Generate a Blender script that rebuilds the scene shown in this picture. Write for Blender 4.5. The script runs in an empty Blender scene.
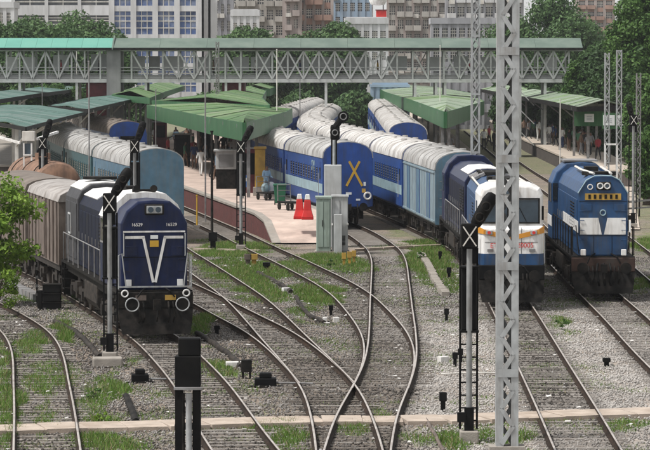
import bpy, math, random
import numpy as np
from mathutils import Vector, Matrix

random.seed(7)
rng = np.random.default_rng(7)
S = bpy.context.scene
C = S.collection
R = math.radians

# ---------------------------------------------------------------- camera
F = 3300.0            # focal length in photograph pixels (650 px wide)
CZ = 9.0              # camera height: a bridge over the yard throat
RT = 0.2              # rail top
PITCH = math.atan(165 / F)
cam = bpy.data.cameras.new('camera')
cam.sensor_width = 36
cam.lens = F / 650 * 36
cam.clip_start = 1
cam.clip_end = 6000
camo = bpy.data.objects.new('camera', cam)
camo.location = (0, 0, CZ)
camo.rotation_euler = (math.pi / 2 - PITCH, 0, 0)
C.objects.link(camo)
S.camera = camo

# ---------------------------------------------------------------- sky, sun, exposure
W = bpy.data.worlds.new('World')
S.world = W
W.use_nodes = True
wn = W.node_tree
bg = wn.nodes['Background']
sky = wn.nodes.new('ShaderNodeTexSky')
sky.sky_type = 'NISHITA'
sky.sun_disc = False
SUN_EL, SUN_AZ = 58, -112      # degrees, azimuth clockwise from +Y
sky.sun_elevation = R(SUN_EL)
sky.sun_rotation = R(SUN_AZ)
sky.air_density = 1.0
sky.dust_density = 1.0
sky.ozone_density = 1.0
hs = wn.nodes.new('ShaderNodeHueSaturation')
hs.inputs['Saturation'].default_value = 0.06
wn.links.new(sky.outputs[0], hs.inputs['Color'])
wn.links.new(hs.outputs[0], bg.inputs[0])
bg.inputs[1].default_value = 0.11
sl = bpy.data.lights.new('sun', 'SUN')
sl.energy = 2.9
sl.angle = R(9)
sl.color = (1.0, 0.97, 0.93)
so = bpy.data.objects.new('sun', sl)
sd = Vector((math.sin(R(SUN_AZ)) * math.cos(R(SUN_EL)), math.cos(R(SUN_AZ)) * math.cos(R(SUN_EL)), math.sin(R(SUN_EL))))
so.rotation_euler = sd.to_track_quat('Z', 'Y').to_euler()
so.location = (0, -20, 60)
C.objects.link(so)
S.view_settings.view_transform = 'Standard'
S.view_settings.look = 'None'
S.view_settings.exposure = 0.7
S.view_settings.gamma = 1
S.view_settings.use_curve_mapping = False
S.render.engine = 'CYCLES'
S.cycles.max_bounces = 5
S.cycles.volume_bounces = 0
S.cycles.use_denoising = True

# ---------------------------------------------------------------- helpers
SP, CP = math.sin(PITCH), math.cos(PITCH)


def ray(x, y):
    u = (x - 325) / F
    v = (225 - y) / F
    return Vector((u, CP + v * SP, -SP + v * CP))


def P(x, y, z=RT):                 # photograph pixel -> point on the plane z
    d = ray(x, y)
    t = (z - CZ) / d.z
    return Vector((d.x * t, d.y * t, z))


def PD(x, y, dist):                # photograph pixel -> point at distance dist
    d = ray(x, y)
    t = dist / d.y
    return Vector((d.x * t, dist, CZ + d.z * t))


def proj(X, Y, Z):                 # world -> photograph pixel (numpy)
    dz = Z - CZ
    dep = Y * CP - dz * SP
    up = Y * SP + dz * CP
    return 325 + F * X / dep, 225 - F * up / dep


def tag(o, label=None, cat=None, group=None, kind=None):
    if label: o['label'] = label
    if cat: o['category'] = cat
    if group: o['group'] = group
    if kind: o['kind'] = kind
    return o


def thing(name, label, cat, loc=(0, 0, 0), rz=0, group=None):
    o = bpy.data.objects.new(name, None)
    o.empty_display_size = 0.3
    o.location = loc
    o.rotation_euler = (0, 0, rz)
    C.objects.link(o)
    return tag(o, label, cat, group)


def copy_tree(o, parent=None):
    c = o.copy()
    C.objects.link(c)
    c.parent = parent
    for ch in o.children:
        copy_tree(ch, c)
    return c


def link_mesh(name, me, parent=None, loc=None, rz=0):
    o = bpy.data.objects.new(name, me)
    C.objects.link(o)
    o.parent = parent
    if loc is not None:
        o.location = loc
    if rz:
        o.rotation_euler = (0, 0, rz)
    return o


class MB:
    def __init__(self):
        self.v, self.f, self.m, self.mi = [], [], [], 0

    def add(self, pts, faces):
        b = len(self.v)
        self.v += [tuple(p) for p in pts]
        for f in faces:
            self.f.append(tuple(i + b for i in f))
            self.m.append(self.mi)
        return self

    def box(self, c, s, rz=0.0, ry=0.0, rx=0.0):
        hx, hy, hz = s[0] / 2, s[1] / 2, s[2] / 2
        pts = [Vector((x, y, z)) for z in (-hz, hz) for y in (-hy, hy) for x in (-hx, hx)]
        if rx or ry or rz:
            M = Matrix.Rotation(rz, 3, 'Z') @ Matrix.Rotation(ry, 3, 'Y') @ Matrix.Rotation(rx, 3, 'X')
            pts = [M @ p for p in pts]
        c = Vector(c)
        return self.add([p + c for p in pts], [(0, 2, 3, 1), (4, 5, 7, 6), (0, 1, 5, 4), (2, 6, 7, 3), (0, 4, 6, 2), (1, 3, 7, 5)])

    def lohi(self, a, b):
        return self.box([(a[i] + b[i]) / 2 for i in range(3)], [abs(b[i] - a[i]) for i in range(3)])

    def bar(self, p, q, w, h=None, up=(0, 0, 1)):
        h = h or w
        p, q = Vector(p), Vector(q)
        t = (q - p).normalized()
        up = Vector(up)
        if abs(t.dot(up)) > .98: up = Vector((0, 1, 0))
        a = t.cross(up).normalized()
        b = a.cross(t).normalized()
        pts = []
        for e in (p, q):
            for i, j in ((-1, -1), (1, -1), (1, 1), (-1, 1)):
                pts.append(e + a * (i * w / 2) + b * (j * h / 2))
        return self.add(pts, [(3, 2, 1, 0), (4, 5, 6, 7), (0, 1, 5, 4), (1, 2, 6, 5), (2, 3, 7, 6), (3, 0, 4, 7)])

    def tube(self, pts, r, n=8, caps=True):
        pts = [Vector(p) for p in pts]
        rr = r if isinstance(r, (list, tuple)) else [r] * len(pts)
        rings = []
        ref = None
        for i, p in enumerate(pts):
            t = (pts[min(i + 1, len(pts) - 1)] - pts[max(i - 1, 0)]).normalized()
            if ref is None:
                ref = Vector((0, 0, 1)) if abs(t.z) < .9 else Vector((0, 1, 0))
            a = t.cross(ref).normalized()
            ref = a.cross(t).normalized()
            rings.append([p + (a * math.cos(2 * math.pi * k / n) + ref * math.sin(2 * math.pi * k / n)) * rr[i] for k in range(n)])
        return self.loft(rings, caps)

    def loft(self, rings, caps=True, closed=True):
        n = len(rings[0])
        pts = [p for r in rings for p in r]
        fs = []
        for i in range(len(rings) - 1):
            for k in range(n if closed else n - 1):
                k2 = (k + 1) % n
                fs.append((i * n + k, i * n + k2, (i + 1) * n + k2, (i + 1) * n + k))
        if caps:
            fs.append(tuple(range(n - 1, -1, -1)))
            fs.append(tuple(range((len(rings) - 1) * n, len(rings) * n)))
        return self.add(pts, fs)

    def cyl(self, c, axis, r, ln, n=14):
        c = Vector(c)
        a = Vector(axis).normalized() * (ln / 2)
        return self.tube([c - a, c + a], r, n)

    def prism(self, poly, axis, a, b):      # poly in the two other axes, extruded along axis a..b
        def mk(u, v, w):
            return {'y': (u, w, v), 'x': (w, u, v), 'z': (u, v, w)}[axis]
        return self.loft([[mk(u, v, a) for u, v in poly], [mk(u, v, b) for u, v in poly]])

    def ring(self, c, axis, r, rt, n=18, m=6):   # torus
        c = Vector(c); ax = Vector(axis).normalized()
        a = ax.orthogonal().normalized(); b = ax.cross(a)
        pts, fs = [], []
        for i in range(n):
            th = 2 * math.pi * i / n
            d = a * math.cos(th) + b * math.sin(th)
            for j in range(m):
                ph = 2 * math.pi * j / m
                pts.append(c + d * (r + rt * math.cos(ph)) + ax * (rt * math.sin(ph)))
        for i in range(n):
            for j in range(m):
                fs.append((i * m + j, ((i + 1) % n) * m + j, ((i + 1) % n) * m + (j + 1) % m, i * m + (j + 1) % m))
        return self.add(pts, fs)

    def mesh(self, name, mats, smooth=None):
        me = bpy.data.meshes.new(name)
        me.from_pydata(self.v, [], self.f)
        for m in (mats if isinstance(mats, (list, tuple)) else [mats]):
            me.materials.append(m)
        me.polygons.foreach_set('material_index', self.m)
        import bmesh
        bm = bmesh.new(); bm.from_mesh(me)
        bmesh.ops.recalc_face_normals(bm, faces=bm.faces)
        bm.to_mesh(me); bm.free()
        if smooth:
            me.shade_smooth()
            me.set_sharp_from_angle(angle=R(smooth))
        return me

    def build(self, name, mats, parent=None, smooth=None, bevel=0, loc=None, rz=0):
        o = link_mesh(name, self.mesh(name, mats, smooth), parent, loc, rz)
        if bevel:
            b = o.modifiers.new('bevel', 'BEVEL')
            b.width = bevel
            b.segments = 2
            b.limit_method = 'ANGLE'
            b.angle_limit = R(40)
        return o


def npmesh(name, verts, faces, mat, parent=None):
    """verts (n,3), faces (m,k) arrays -> object"""
    me = bpy.data.meshes.new(name)
    k = faces.shape[1]
    me.vertices.add(len(verts)); me.vertices.foreach_set('co', verts.astype(np.float32).ravel())
    me.loops.add(faces.size); me.loops.foreach_set('vertex_index', faces.astype(np.int32).ravel())
    me.polygons.add(len(faces))
    me.polygons.foreach_set('loop_start', np.arange(0, faces.size, k, dtype=np.int32))
    me.update(calc_edges=True)
    me.materials.append(mat)
    return link_mesh(name, me, parent)


def pattr(me, name, arr):
    a = me.attributes.new(name, 'FLOAT', 'POINT')
    a.data.foreach_set('value', np.asarray(arr, dtype=np.float32))


def text_mesh(name, s, size, mat, parent, loc, rot=(math.pi / 2, 0, 0), xs=1.0):
    cu = bpy.data.curves.new(name, 'FONT')
    cu.body = s; cu.size = size; cu.align_x = 'CENTER'; cu.align_y = 'CENTER'; cu.extrude = 0.003
    t = bpy.data.objects.new(name, cu)
    me = bpy.data.meshes.new_from_object(t)
    bpy.data.objects.remove(t)
    me.name = name
    me.materials.clear(); me.materials.append(mat)
    o = link_mesh(name, me, parent, loc)
    o.rotation_euler = rot
    o.scale = (xs, 1, 1)
    return o


# ---------------------------------------------------------------- materials
def mat(name, col, rough=.65, metal=0.0, var=.22, scale=2.5, dirt=None, damt=.35, dscale=1.2, streak=0, bump=0.0, bscale=30, spec=.35, corr=0):
    m = bpy.data.materials.new(name)
    m.use_nodes = True
    nt = m.node_tree
    N, L = nt.nodes.new, nt.links.new
    b = nt.nodes['Principled BSDF']
    b.inputs['Roughness'].default_value = rough
    b.inputs['Metallic'].default_value = metal
    b.inputs['Specular IOR Level'].default_value = spec
    tc = N('ShaderNodeTexCoord')
    oi = N('ShaderNodeObjectInfo')
    ma = N('ShaderNodeMath'); ma.operation = 'MULTIPLY'; ma.inputs[1].default_value = 37.0
    L(oi.outputs['Random'], ma.inputs[0])
    va = N('ShaderNodeVectorMath'); va.operation = 'ADD'
    L(tc.outputs['Object'], va.inputs[0]); L(ma.outputs[0], va.inputs[1])
    n1 = N('ShaderNodeTexNoise'); n1.inputs['Scale'].default_value = scale; n1.inputs['Detail'].default_value = 7
    L(va.outputs[0], n1.inputs['Vector'])
    mr = N('ShaderNodeMapRange')
    mr.inputs[1].default_value = .3; mr.inputs[2].default_value = .7
    mr.inputs[3].default_value = 1 - var; mr.inputs[4].default_value = 1 + var
    L(n1.outputs[0], mr.inputs[0])
    mx = N('ShaderNodeVectorMath'); mx.operation = 'SCALE'
    mx.inputs[0].default_value = col
    L(mr.outputs[0], mx.inputs['Scale'])
    out = mx.outputs[0]
    if dirt:
        mp = N('ShaderNodeMapping')
        mp.inputs['Scale'].default_value = (1, 1, .12 if streak else 1)
        L(va.outputs[0], mp.inputs[0])
        n2 = N('ShaderNodeTexNoise'); n2.inputs['Scale'].default_value = dscale * (3 if streak else 1); n2.inputs['Detail'].default_value = 8
        n2.inputs['Roughness'].default_value = .65
        L(mp.outputs[0], n2.inputs['Vector'])
        r2 = N('ShaderNodeMapRange'); r2.inputs[1].default_value = .45; r2.inputs[2].default_value = .75
        r2.inputs[3].default_value = 0; r2.inputs[4].default_value = min(1, damt * 2)
        L(n2.outputs[0], r2.inputs[0])
        mc = N('ShaderNodeMix'); mc.data_type = 'RGBA'
        mc.inputs[7].default_value = (*dirt, 1)
        L(r2.outputs[0], mc.inputs[0]); L(out, mc.inputs[6])
        out = mc.outputs[2]
    L(out, b.inputs['Base Color'])
    if corr:
        wv = N('ShaderNodeTexWave'); wv.inputs['Scale'].default_value = corr; wv.bands_direction = 'Y'
        wv.inputs['Distortion'].default_value = .3
        L(tc.outputs['Object'], wv.inputs['Vector'])
        bp = N('ShaderNodeBump'); bp.inputs['Strength'].default_value = .7; bp.inputs['Distance'].default_value = .05
        L(wv.outputs['Fac'], bp.inputs['Height']); L(bp.outputs[0], b.inputs['Normal'])
    if bump:
        n3 = N('ShaderNodeTexNoise'); n3.inputs['Scale'].default_value = bscale; n3.inputs['Detail'].default_value = 4
        L(va.outputs[0], n3.inputs['Vector'])
        bp = N('ShaderNodeBump'); bp.inputs['Strength'].default_value = bump; bp.inputs['Distance'].default_value = .03
        L(n3.outputs[0], bp.inputs['Height']); L(bp.outputs[0], b.inputs['Normal'])
    return m


def hx(h, k=1.0):
    h = h.lstrip('#')
    o = []
    for i in (0, 2, 4):
        c = int(h[i:i + 2], 16) / 255
        o.append((c / 12.92 if c <= .04045 else ((c + .055) / 1.055) ** 2.4) * k)
    return tuple(o)


DUST = (.20, .17, .14)
RUST = (.11, .05, .03)
GRIME = (.03, .028, .025)
M = dict(
    rail_side=mat('rail_side', (.022, .015, .011), .85, 0, .35, 4, (.05, .03, .02), .4, spec=.15),
    rail_top=mat('rail_top', (.46, .42, .385), .42, .3, .15, 3, (.15, .10, .075), .45, 1.5),
    sleeper=mat('sleeper_concrete', (.22, .20, .18), .9, 0, .35, 5, (.12, .10, .085), .6, 2),
    timber=mat('sleeper_timber', (.10, .085, .072), .9, 0, .4, 6, (.18, .155, .13), .5, 2),
    concrete=mat('concrete', (.28, .255, .225), .9, 0, .2, 3, (.2, .17, .14), .35, 1.5, bump=.3),
    path=mat('path_concrete', (.40, .335, .28), .95, 0, .18, 2.5, (.27, .21, .16), .4, 1.2, bump=.4),
    galv=mat('galvanised_steel', (.36, .375, .38), .55, .3, .18, 4, (.17, .145, .125), .35, 1.8, 1),
    galv_d=mat('weathered_steel', (.22, .22, .22), .6, .3, .25, 4, RUST, .25),
    black=mat('black_paint', (.0045, .0045, .005), .6, 0, .4, 5, (.016, .015, .013), .35, spec=.1),
    dark=mat('undergear_black', (.010, .0095, .009), .7, 0, .5, 5, (.035, .029, .024), .4, 2.5, spec=.1),
    undergear=mat('undergear_dusty', (.022, .019, .017), .8, 0, .5, 6, (.075, .06, .048), .45, 3, spec=.2),
    wheel=mat('wheel_steel', (.05, .04, .035), .6, .3, .4, 6, DUST, .3),
    navy=mat('navy_paint', (.0045, .0105, .044), .42, 0, .3, 3, (.03, .03, .036), .28, 1.6, 1, spec=.22),
    navy2=mat('navy_hood_paint', (.006, .009, .024), .6, 0, .4, 3, (.02, .019, .019), .5, 1.5, 1, spec=.12),
    greyhood=mat('grey_hood_panel', (.045, .045, .05), .7, 0, .3, 3, (.02, .02, .02), .45, 2, 1),
    white=mat('white_paint', (.70, .695, .68), .55, 0, .1, 3, (.33, .29, .25), .38, 1.5, 1),
    offwhite=mat('off_white_paint', (.58, .56, .52), .6, 0, .12, 3, (.3, .26, .22), .35, 1.5, 1),
    roofw=mat('coach_roof_white', (.50, .485, .465), .65, 0, .2, 1.2, (.20, .17, .145), .55, .8),
    roofg=mat('coach_roof_grey', (.33, .325, .315), .7, 0, .25, 1.2, (.13, .115, .10), .55, .9),
    roofd=mat('coach_roof_dark', (.15, .125, .105), .75, 0, .3, 1.2, (.09, .07, .06), .5, .9),
    blue=mat('coach_blue', (.018, .06, .22), .45, 0, .2, 2, (.05, .07, .11), .4, 1.2, 1),
    blue_end=mat('coach_end_blue', (.012, .05, .22), .45, 0, .2, 2, (.03, .045, .09), .45, 1.2, 1),
    band=mat('coach_band_pale', (.27, .38, .42), .5, 0, .15, 2, (.16, .18, .18), .35, 1.2, 1),
    pale=mat('coach_pale_grey', (.185, .25, .285), .6, 0, .18, 2, (.14, .15, .155), .5, .7, 1),
    teal=mat('coach_teal', (.018, .075, .09), .5, 0, .25, 2, (.03, .035, .035), .4, 1.2, 1),
    lightblue=mat('coach_light_blue', (.07, .14, .20), .6, 0, .22, 2, (.11, .14, .16), .5, 1.2, 1),
    cream=mat('coach_cream', (.45, .42, .36), .6, 0, .18, 2, (.2, .18, .15), .4, 1.2, 1),
    locoblue=mat('loco_blue', (.012, .052, .135), .5, 0, .3, 2.5, (.05, .055, .06), .4, 1.6, 1),
    brownbeam=mat('buffer_beam_brown', (.045, .022, .015), .7, 0, .4, 4, GRIME, .5, 2),
    glass=mat('dark_glass', (.012, .016, .02), .12, 0, .3, 2, spec=.6),
    glassb=mat('bluish_glass', (.035, .055, .075), .15, 0, .35, 1.5, spec=.6),
    yellow=mat('yellow_paint', (.50, .30, .03), .55, 0, .15, 3, (.3, .2, .06), .25),
    mustard=mat('mustard_paint', (.42, .26, .05), .65, 0, .2, 3, (.2, .13, .06), .35),
    orange=mat('orange_band', (.55, .24, .03), .45, 0, .1, 3),
    red=mat('red_plastic', (.50, .02, .018), .45, 0, .15, 3, (.3, .05, .04), .25),
    redtext=mat('red_lettering', (.55, .035, .03), .5, 0, .05, 3),
    maroon=mat('maroon_masonry', (.11, .035, .032), .9, 0, .35, 5, (.055, .03, .028), .5, 2.5, bump=.6, bscale=14),
    darkwall=mat('platform_face_dark', (.075, .062, .055), .9, 0, .35, 3, (.03, .026, .024), .5, 1.5, 1),
    maroon2=mat('maroon_paint', (.12, .025, .03), .75, 0, .25, 2, (.06, .03, .03), .35),
    pink=mat('pink_paving', (.47, .37, .315), .9, 0, .18, 1.2, (.27, .21, .18), .55, .5),
    gravelpath=mat('beige_ground', (.42, .36, .30), .95, 0, .15, 1.5, (.28, .23, .19), .4, .8),
    green_roof=mat('green_sheet_roof', (.085, .165, .055), .65, 0, .3, .8, (.17, .19, .13), .55, .5, corr=1.6),
    green_fascia=mat('green_fascia', (.016, .085, .028), .55, 0, .2, .8, (.07, .13, .06), .4, .9, 1),
    paleg_roof=mat('pale_green_roof', (.22, .28, .20), .65, 0, .22, .8, (.22, .24, .19), .5, .7, corr=1.6),
    teal_roof=mat('teal_sheet_roof', (.058, .125, .105), .65, 0, .28, .8, (.12, .16, .145), .55, .5, corr=1.6),
    fobroof=mat('bridge_roof_grey_green', (.105, .145, .12), .6, 0, .12, .6, (.15, .18, .15), .4, .6),
    fobroof2=mat('bridge_roof_mint', (.11, .31, .245), .55, 0, .1, .6, (.13, .28, .22), .35, .6),
    fobsteel=mat('bridge_steel', (.44, .45, .44), .6, .1, .12, 2, (.25, .24, .22), .3),
    fobfloor=mat('bridge_floor', (.23, .20, .17), .85, 0, .2, 2),
    greywall=mat('grey_render', (.20, .20, .20), .9, 0, .15, 1, (.13, .13, .13), .35, .7, 1),
    skin=mat('skin', (.16, .085, .055), .6, 0, .1),
    hair=mat('hair', (.012, .01, .009), .6, 0, .2),
    tank=mat('rusty_tank', (.20, .115, .075), .75, 0, .3, 1.5, (.07, .045, .035), .5, 1, 1),
    wagon=mat('weathered_wagon', (.13, .105, .09), .8, 0, .35, 2, (.07, .045, .032), .55, 1.2, 1),
    wagonroof=mat('wagon_roof', (.30, .28, .265), .75, 0, .25, 1.5, (.12, .10, .085), .55, 1),
    green_roof_b=mat('green_sheet_roof_faded', (.125, .20, .085), .65, 0, .3, .8, (.20, .21, .16), .55, .5, corr=1.6),
    green_roof_c=mat('green_sheet_roof_deep', (.06, .135, .045), .65, 0, .3, .8, (.12, .14, .09), .55, .5, corr=1.6),
    teal_roof_b=mat('teal_sheet_roof_faded', (.10, .165, .145), .65, 0, .28, .8, (.15, .18, .17), .55, .5, corr=1.6),
    paleg_roof_b=mat('pale_green_roof_stained', (.16, .215, .145), .65, 0, .28, .8, (.23, .23, .2), .55, .5, corr=1.6),
    cabinet=mat('cabinet_pale_green', (.27, .33, .29), .55, 0, .12, 2, (.14, .16, .13), .4, 1.2, 1),
    cabinetg=mat('cabinet_grey', (.42, .43, .43), .6, 0, .12, 2, (.24, .23, .21), .35, 1.2, 1),
    bin=mat('bin_green', (.01, .10, .05), .45, 0, .15, 3),
    bark=mat('bark', (.07, .055, .04), .95, 0, .35, 4, bump=.6),
    boardwhite=mat('white_board', (.66, .68, .68), .5, 0, .04, 2),
    boardmark=mat('board_grey_mark', (.35, .38, .40), .6, 0, .1, 2),
    signblue=mat('blue_sign', (.02, .12, .38), .5, 0, .1, 2),
)


def leafmat(name, c1, c2):
    m = bpy.data.materials.new(name)
    m.use_nodes = True
    nt = m.node_tree; N, L = nt.nodes.new, nt.links.new
    b = nt.nodes['Principled BSDF']
    b.inputs['Roughness'].default_value = .6
    b.inputs['Specular IOR Level'].default_value = .25
    at = N('ShaderNodeAttribute'); at.attribute_name = 'tint'
    mc = N('ShaderNodeMix'); mc.data_type = 'RGBA'
    mc.inputs[6].default_value = (*c1, 1); mc.inputs[7].default_value = (*c2, 1)
    L(at.outputs['Fac'], mc.inputs[0]); L(mc.outputs[2], b.inputs['Base Color'])
    tr = N('ShaderNodeBsdfTranslucent'); L(mc.outputs[2], tr.inputs[0])
    ms = N('ShaderNodeMixShader'); ms.inputs[0].default_value = .25
    L(b.outputs[0], ms.inputs[1]); L(tr.outputs[0], ms.inputs[2])
    L(ms.outputs[0], nt.nodes['Material Output'].inputs[0])
    return m


LM = dict(
    dark=leafmat('leaf_dark', (.016, .036, .013), (.055, .11, .03)),
    mid=leafmat('leaf_mid', (.025, .065, .015), (.09, .17, .035)),
    fresh=leafmat('leaf_fresh', (.07, .15, .015), (.24, .36, .05)),
    far=leafmat('leaf_far', (.035, .075, .028), (.11, .19, .065)),
    grass=leafmat('grass_blade', (.055, .12, .018), (.17, .27, .055)),
    dry=leafmat('grass_dry', (.17, .14, .07), (.30, .25, .13)),
)

# ================================================================ TRACK LAYOUT
G2 = 1.435 / 2


def spline(pts, step=1.0):
    p = np.array([(q[0], q[1]) for q in pts], float)
    p = np.vstack([2 * p[0] - p[1], p, 2 * p[-1] - p[-2]])
    out = []
    for i in range(1, len(p) - 2):
        p0, p1, p2, p3 = p[i - 1], p[i], p[i + 1], p[i + 2]
        d1, d2, d3 = (max(np.linalg.norm(b - a) ** .5, 1e-4) for a, b in ((p0, p1), (p1, p2), (p2, p3)))
        m1 = (p1 - p0) / d1 - (p2 - p0) / (d1 + d2) + (p2 - p1) / d2
        m2 = (p2 - p1) / d2 - (p3 - p1) / (d2 + d3) + (p3 - p2) / d3
        m1 *= d2; m2 *= d2
        for t in np.linspace(0, 1, 24, endpoint=False):
            out.append((2 * t**3 - 3 * t**2 + 1) * p1 + (t**3 - 2 * t**2 + t) * m1 + (-2 * t**3 + 3 * t**2) * p2 + (t**3 - t**2) * m2)
    out.append(p[-2])
    out = np.array(out)
    s = np.concatenate([[0], np.cumsum(np.linalg.norm(np.diff(out, axis=0), axis=1))])
    n = max(2, int(s[-1] / step) + 1)
    q = np.linspace(0, s[-1], n)
    res = np.stack([np.interp(q, s, out[:, 0]), np.interp(q, s, out[:, 1])], 1)
    # gentle smoothing so that the rails run in true curves
    for _ in range(14):
        res[1:-1] = res[1:-1] * .5 + (res[:-2] + res[2:]) * .25
    return res


def px(*l):
    return [P(x, y) for x, y in l]


def roofpx(*l):                     # pixels on a coach roof ridge
    return [P(x, y, RT + 4.5) for x, y in l]


def xy(*l):
    return [Vector((x, y, RT)) for x, y in l]


PATHS = {
    't1': px((48, 466), (47, 450), (44, 405), (40.5, 378), (39, 359), (35, 345), (26, 331), (-1, 313), (-24, 301), (-60, 287)),
    't2': px((258, 466), (245.5, 450), (229, 427), (211, 398), (199, 381), (180, 360), (159, 340), (118, 313), (84, 293), (55, 278), (28, 266), (0, 256), (-40, 242)),
    't3a': px((352, 466), (349.5, 448), (343, 421), (335, 397), (327, 383), (301, 356), (282, 340), (264, 328), (239, 316), (215, 303), (180, 286), (145, 270), (105, 254), (70, 241), (40, 231)),
    't3b': px((327, 383), (302.5, 356), (287.5, 341), (264, 316), (245, 298), (221, 281), (196, 264), (177, 252), (159, 240)) + roofpx((131, 143), (100, 136), (76, 130), (62, 122), (62, 112), (75, 102)),
    't5': px((354, 466), (357.6, 449), (362, 429), (370.6, 405), (380, 388), (388.6, 365), (389, 345), (383, 330), (368, 311), (350, 293), (329, 280), (307, 269), (291, 261), (271, 252), (250, 242), (230, 232), (205, 221), (180, 210), (150, 197), (133, 186), (128, 176), (133, 166), (150, 152), (185, 132)),
    't6': px((380, 388), (389.6, 365), (392.5, 340), (391, 306), (390, 279), (388.5, 259), (382.5, 248), (371, 239)) + xy((1.25, 174.6), (-.9, 190), (-2.8, 206), (-4.55, 235), (-4.8, 265), (-3.9, 305), (-1.6, 370), (1.2, 470)),
    'c': roofpx((408, 122), (398, 114), (388, 105), (376, 95), (371, 88)),
    't8': px((597, 466), (588.5, 450), (568, 410), (543, 364), (511, 305)) + xy((6.8, 131), (6.8, 144), (6.4, 158), (5.15, 175), (3.75, 191), (1.3, 217), (-.5, 244), (-.9, 270), (-.1, 310), (2.0, 393), (4.3, 480)),
    't9': px((790, 466), (666, 358), (626, 318), (604.4, 298), (576, 272), (545, 240), (515, 208), (480, 170), (440, 128)),
    't10': px((760, 350), (700, 304), (670, 281), (648, 263.5), (610, 233), (560, 194), (520, 168), (470, 130)),
    'left': roofpx((128, 121), (105, 117), (85, 113), (72, 107), (76, 99), (90, 92)),
}
TR = {k: spline(v) for k, v in PATHS.items()}
# the two long coach trains need an even S through the station
for k in ('t6', 't3b', 'left', 'c', 't8'):
    a = TR[k]
    for _ in range(30):
        far = a[:, 1] > P(0, 247).y
        b = a.copy(); b[1:-1] = a[1:-1] * .5 + (a[:-2] + a[2:]) * .25
        a = np.where((far)[:, None], b, a)
    TR[k] = a


def along(a, s):
    """point and heading at arc length s"""
    cs = np.concatenate([[0], np.cumsum(np.linalg.norm(np.diff(a, axis=0), axis=1))])
    s = min(max(s, 0), cs[-1])
    return np.array([np.interp(s, cs, a[:, 0]), np.interp(s, cs, a[:, 1])])


def s_at_y(a, y):
    cs = np.concatenate([[0], np.cumsum(np.linalg.norm(np.diff(a, axis=0), axis=1))])
    return float(np.interp(y, a[:, 1], cs))


def normals(a):
    t = np.gradient(a, axis=0)
    t /= np.linalg.norm(t, axis=1)[:, None]
    return np.stack([t[:, 1], -t[:, 0]], 1), t


PROF = [(-.075, -.03), (.075, -.03), (.075, .02), (.018, .04), (.018, .11), (.036, .118), (.036, .138), (.025, .15), (-.025, .15), (-.036, .138), (-.036, .118), (-.018, .11), (-.018, .04), (-.075, .02)]
sleeper_mb = MB(); sleeper_mb.box((0, 0, 0), (2.3, .24, .09))
SLP = sleeper_mb.mesh('sleeper', M['sleeper'])
timber_mb = MB(); timber_mb.box((0, 0, 0), (2.7, .25, .09))
TMB = timber_mb.mesh('sleeper', M['timber'])
chair_mb = MB(); chair_mb.box((0, 0, 0), (.26, .16, .03))
all_sl = []
far_sl = MB()


def build_track(key, zo, timber=(0, 0)):
    a = TR[key]
    nr, tg = normals(a)
    root = bpy.data.objects.new('railway_track', None)
    C.objects.link(root)
    root['kind'] = 'structure'
    for sgn in (-1, 1):
        c = a + nr * (sgn * (G2 + .036))
        n, k = len(c), len(PROF)
        v = np.zeros((n, k, 3))
        for j, (u, z) in enumerate(PROF):
            v[:, j, :2] = c + nr * u
            v[:, j, 2] = RT - .15 + z + zo
        idx = np.arange(n * k).reshape(n, k)
        q = np.stack([idx[:-1], np.roll(idx, -1, 1)[:-1], np.roll(idx, -1, 1)[1:], idx[1:]], -1).reshape(-1, 4)
        o = npmesh('rail', v.reshape(-1, 3), q, M['rail_side'], root)
        o.data.materials.append(M['rail_top'])
        mi = np.zeros((n - 1, k), np.int32); mi[:, 7] = 1
        o.data.polygons.foreach_set('material_index', mi.ravel())
    cs = np.concatenate([[0], np.cumsum(np.linalg.norm(np.diff(a, axis=0), axis=1))])
    s = .3
    while s < cs[-1]:
        p = np.array([np.interp(s, cs, a[:, 0]), np.interp(s, cs, a[:, 1])])
        i = min(int(np.searchsorted(cs, s)), len(a) - 1)
        s += .62
        if abs(p[0]) > p[1] * .112 or p[1] > 190: continue
        if all_sl and min((p[0] - q[0])**2 + (p[1] - q[1])**2 for q in all_sl[-900:]) < .36: continue
        if any((p[0] - q[0])**2 + (p[1] - q[1])**2 < 2.6 for q in foreign.get(key, ())): continue
        all_sl.append(p)
        ang = math.atan2(tg[i][1], tg[i][0]) - math.pi / 2
        tb = timber[0] <= p[1] <= timber[1] and random.random() < .75
        if p[1] < 135:
            o = link_mesh('sleeper', TMB if tb else SLP, root, (p[0], p[1], -.002 + random.uniform(-.014, .01)), ang + random.uniform(-.02, .02))
        else:
            far_sl.box((p[0], p[1], -.01), (2.3, .24, .09), ang)
    return root


foreign = {}
order = [('t3a', 0, (70, 100)), ('t5', .003, (72, 105)), ('t6', .006, (0, 0)), ('t3b', .009, (0, 0)), ('t2', 0, (0, 0)), ('t1', 0, (0, 0)),
         ('t8', 0, (0, 0)), ('t9', 0, (0, 0)), ('t10', 0, (0, 0)), ('c', 0, (0, 0)), ('left', 0, (0, 0))]
foreign['t6'] = [p for p in TR['t5']]
foreign['t5'] = [p for p in TR['t3a'] if p[1] < 92]
foreign['t3b'] = [p for p in TR['t3a']]
for k, zo, tb in order:
    build_track(k, zo, tb)
fo = far_sl.build('sleepers_far', M['sleeper'])
fo['kind'] = 'structure'

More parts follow.
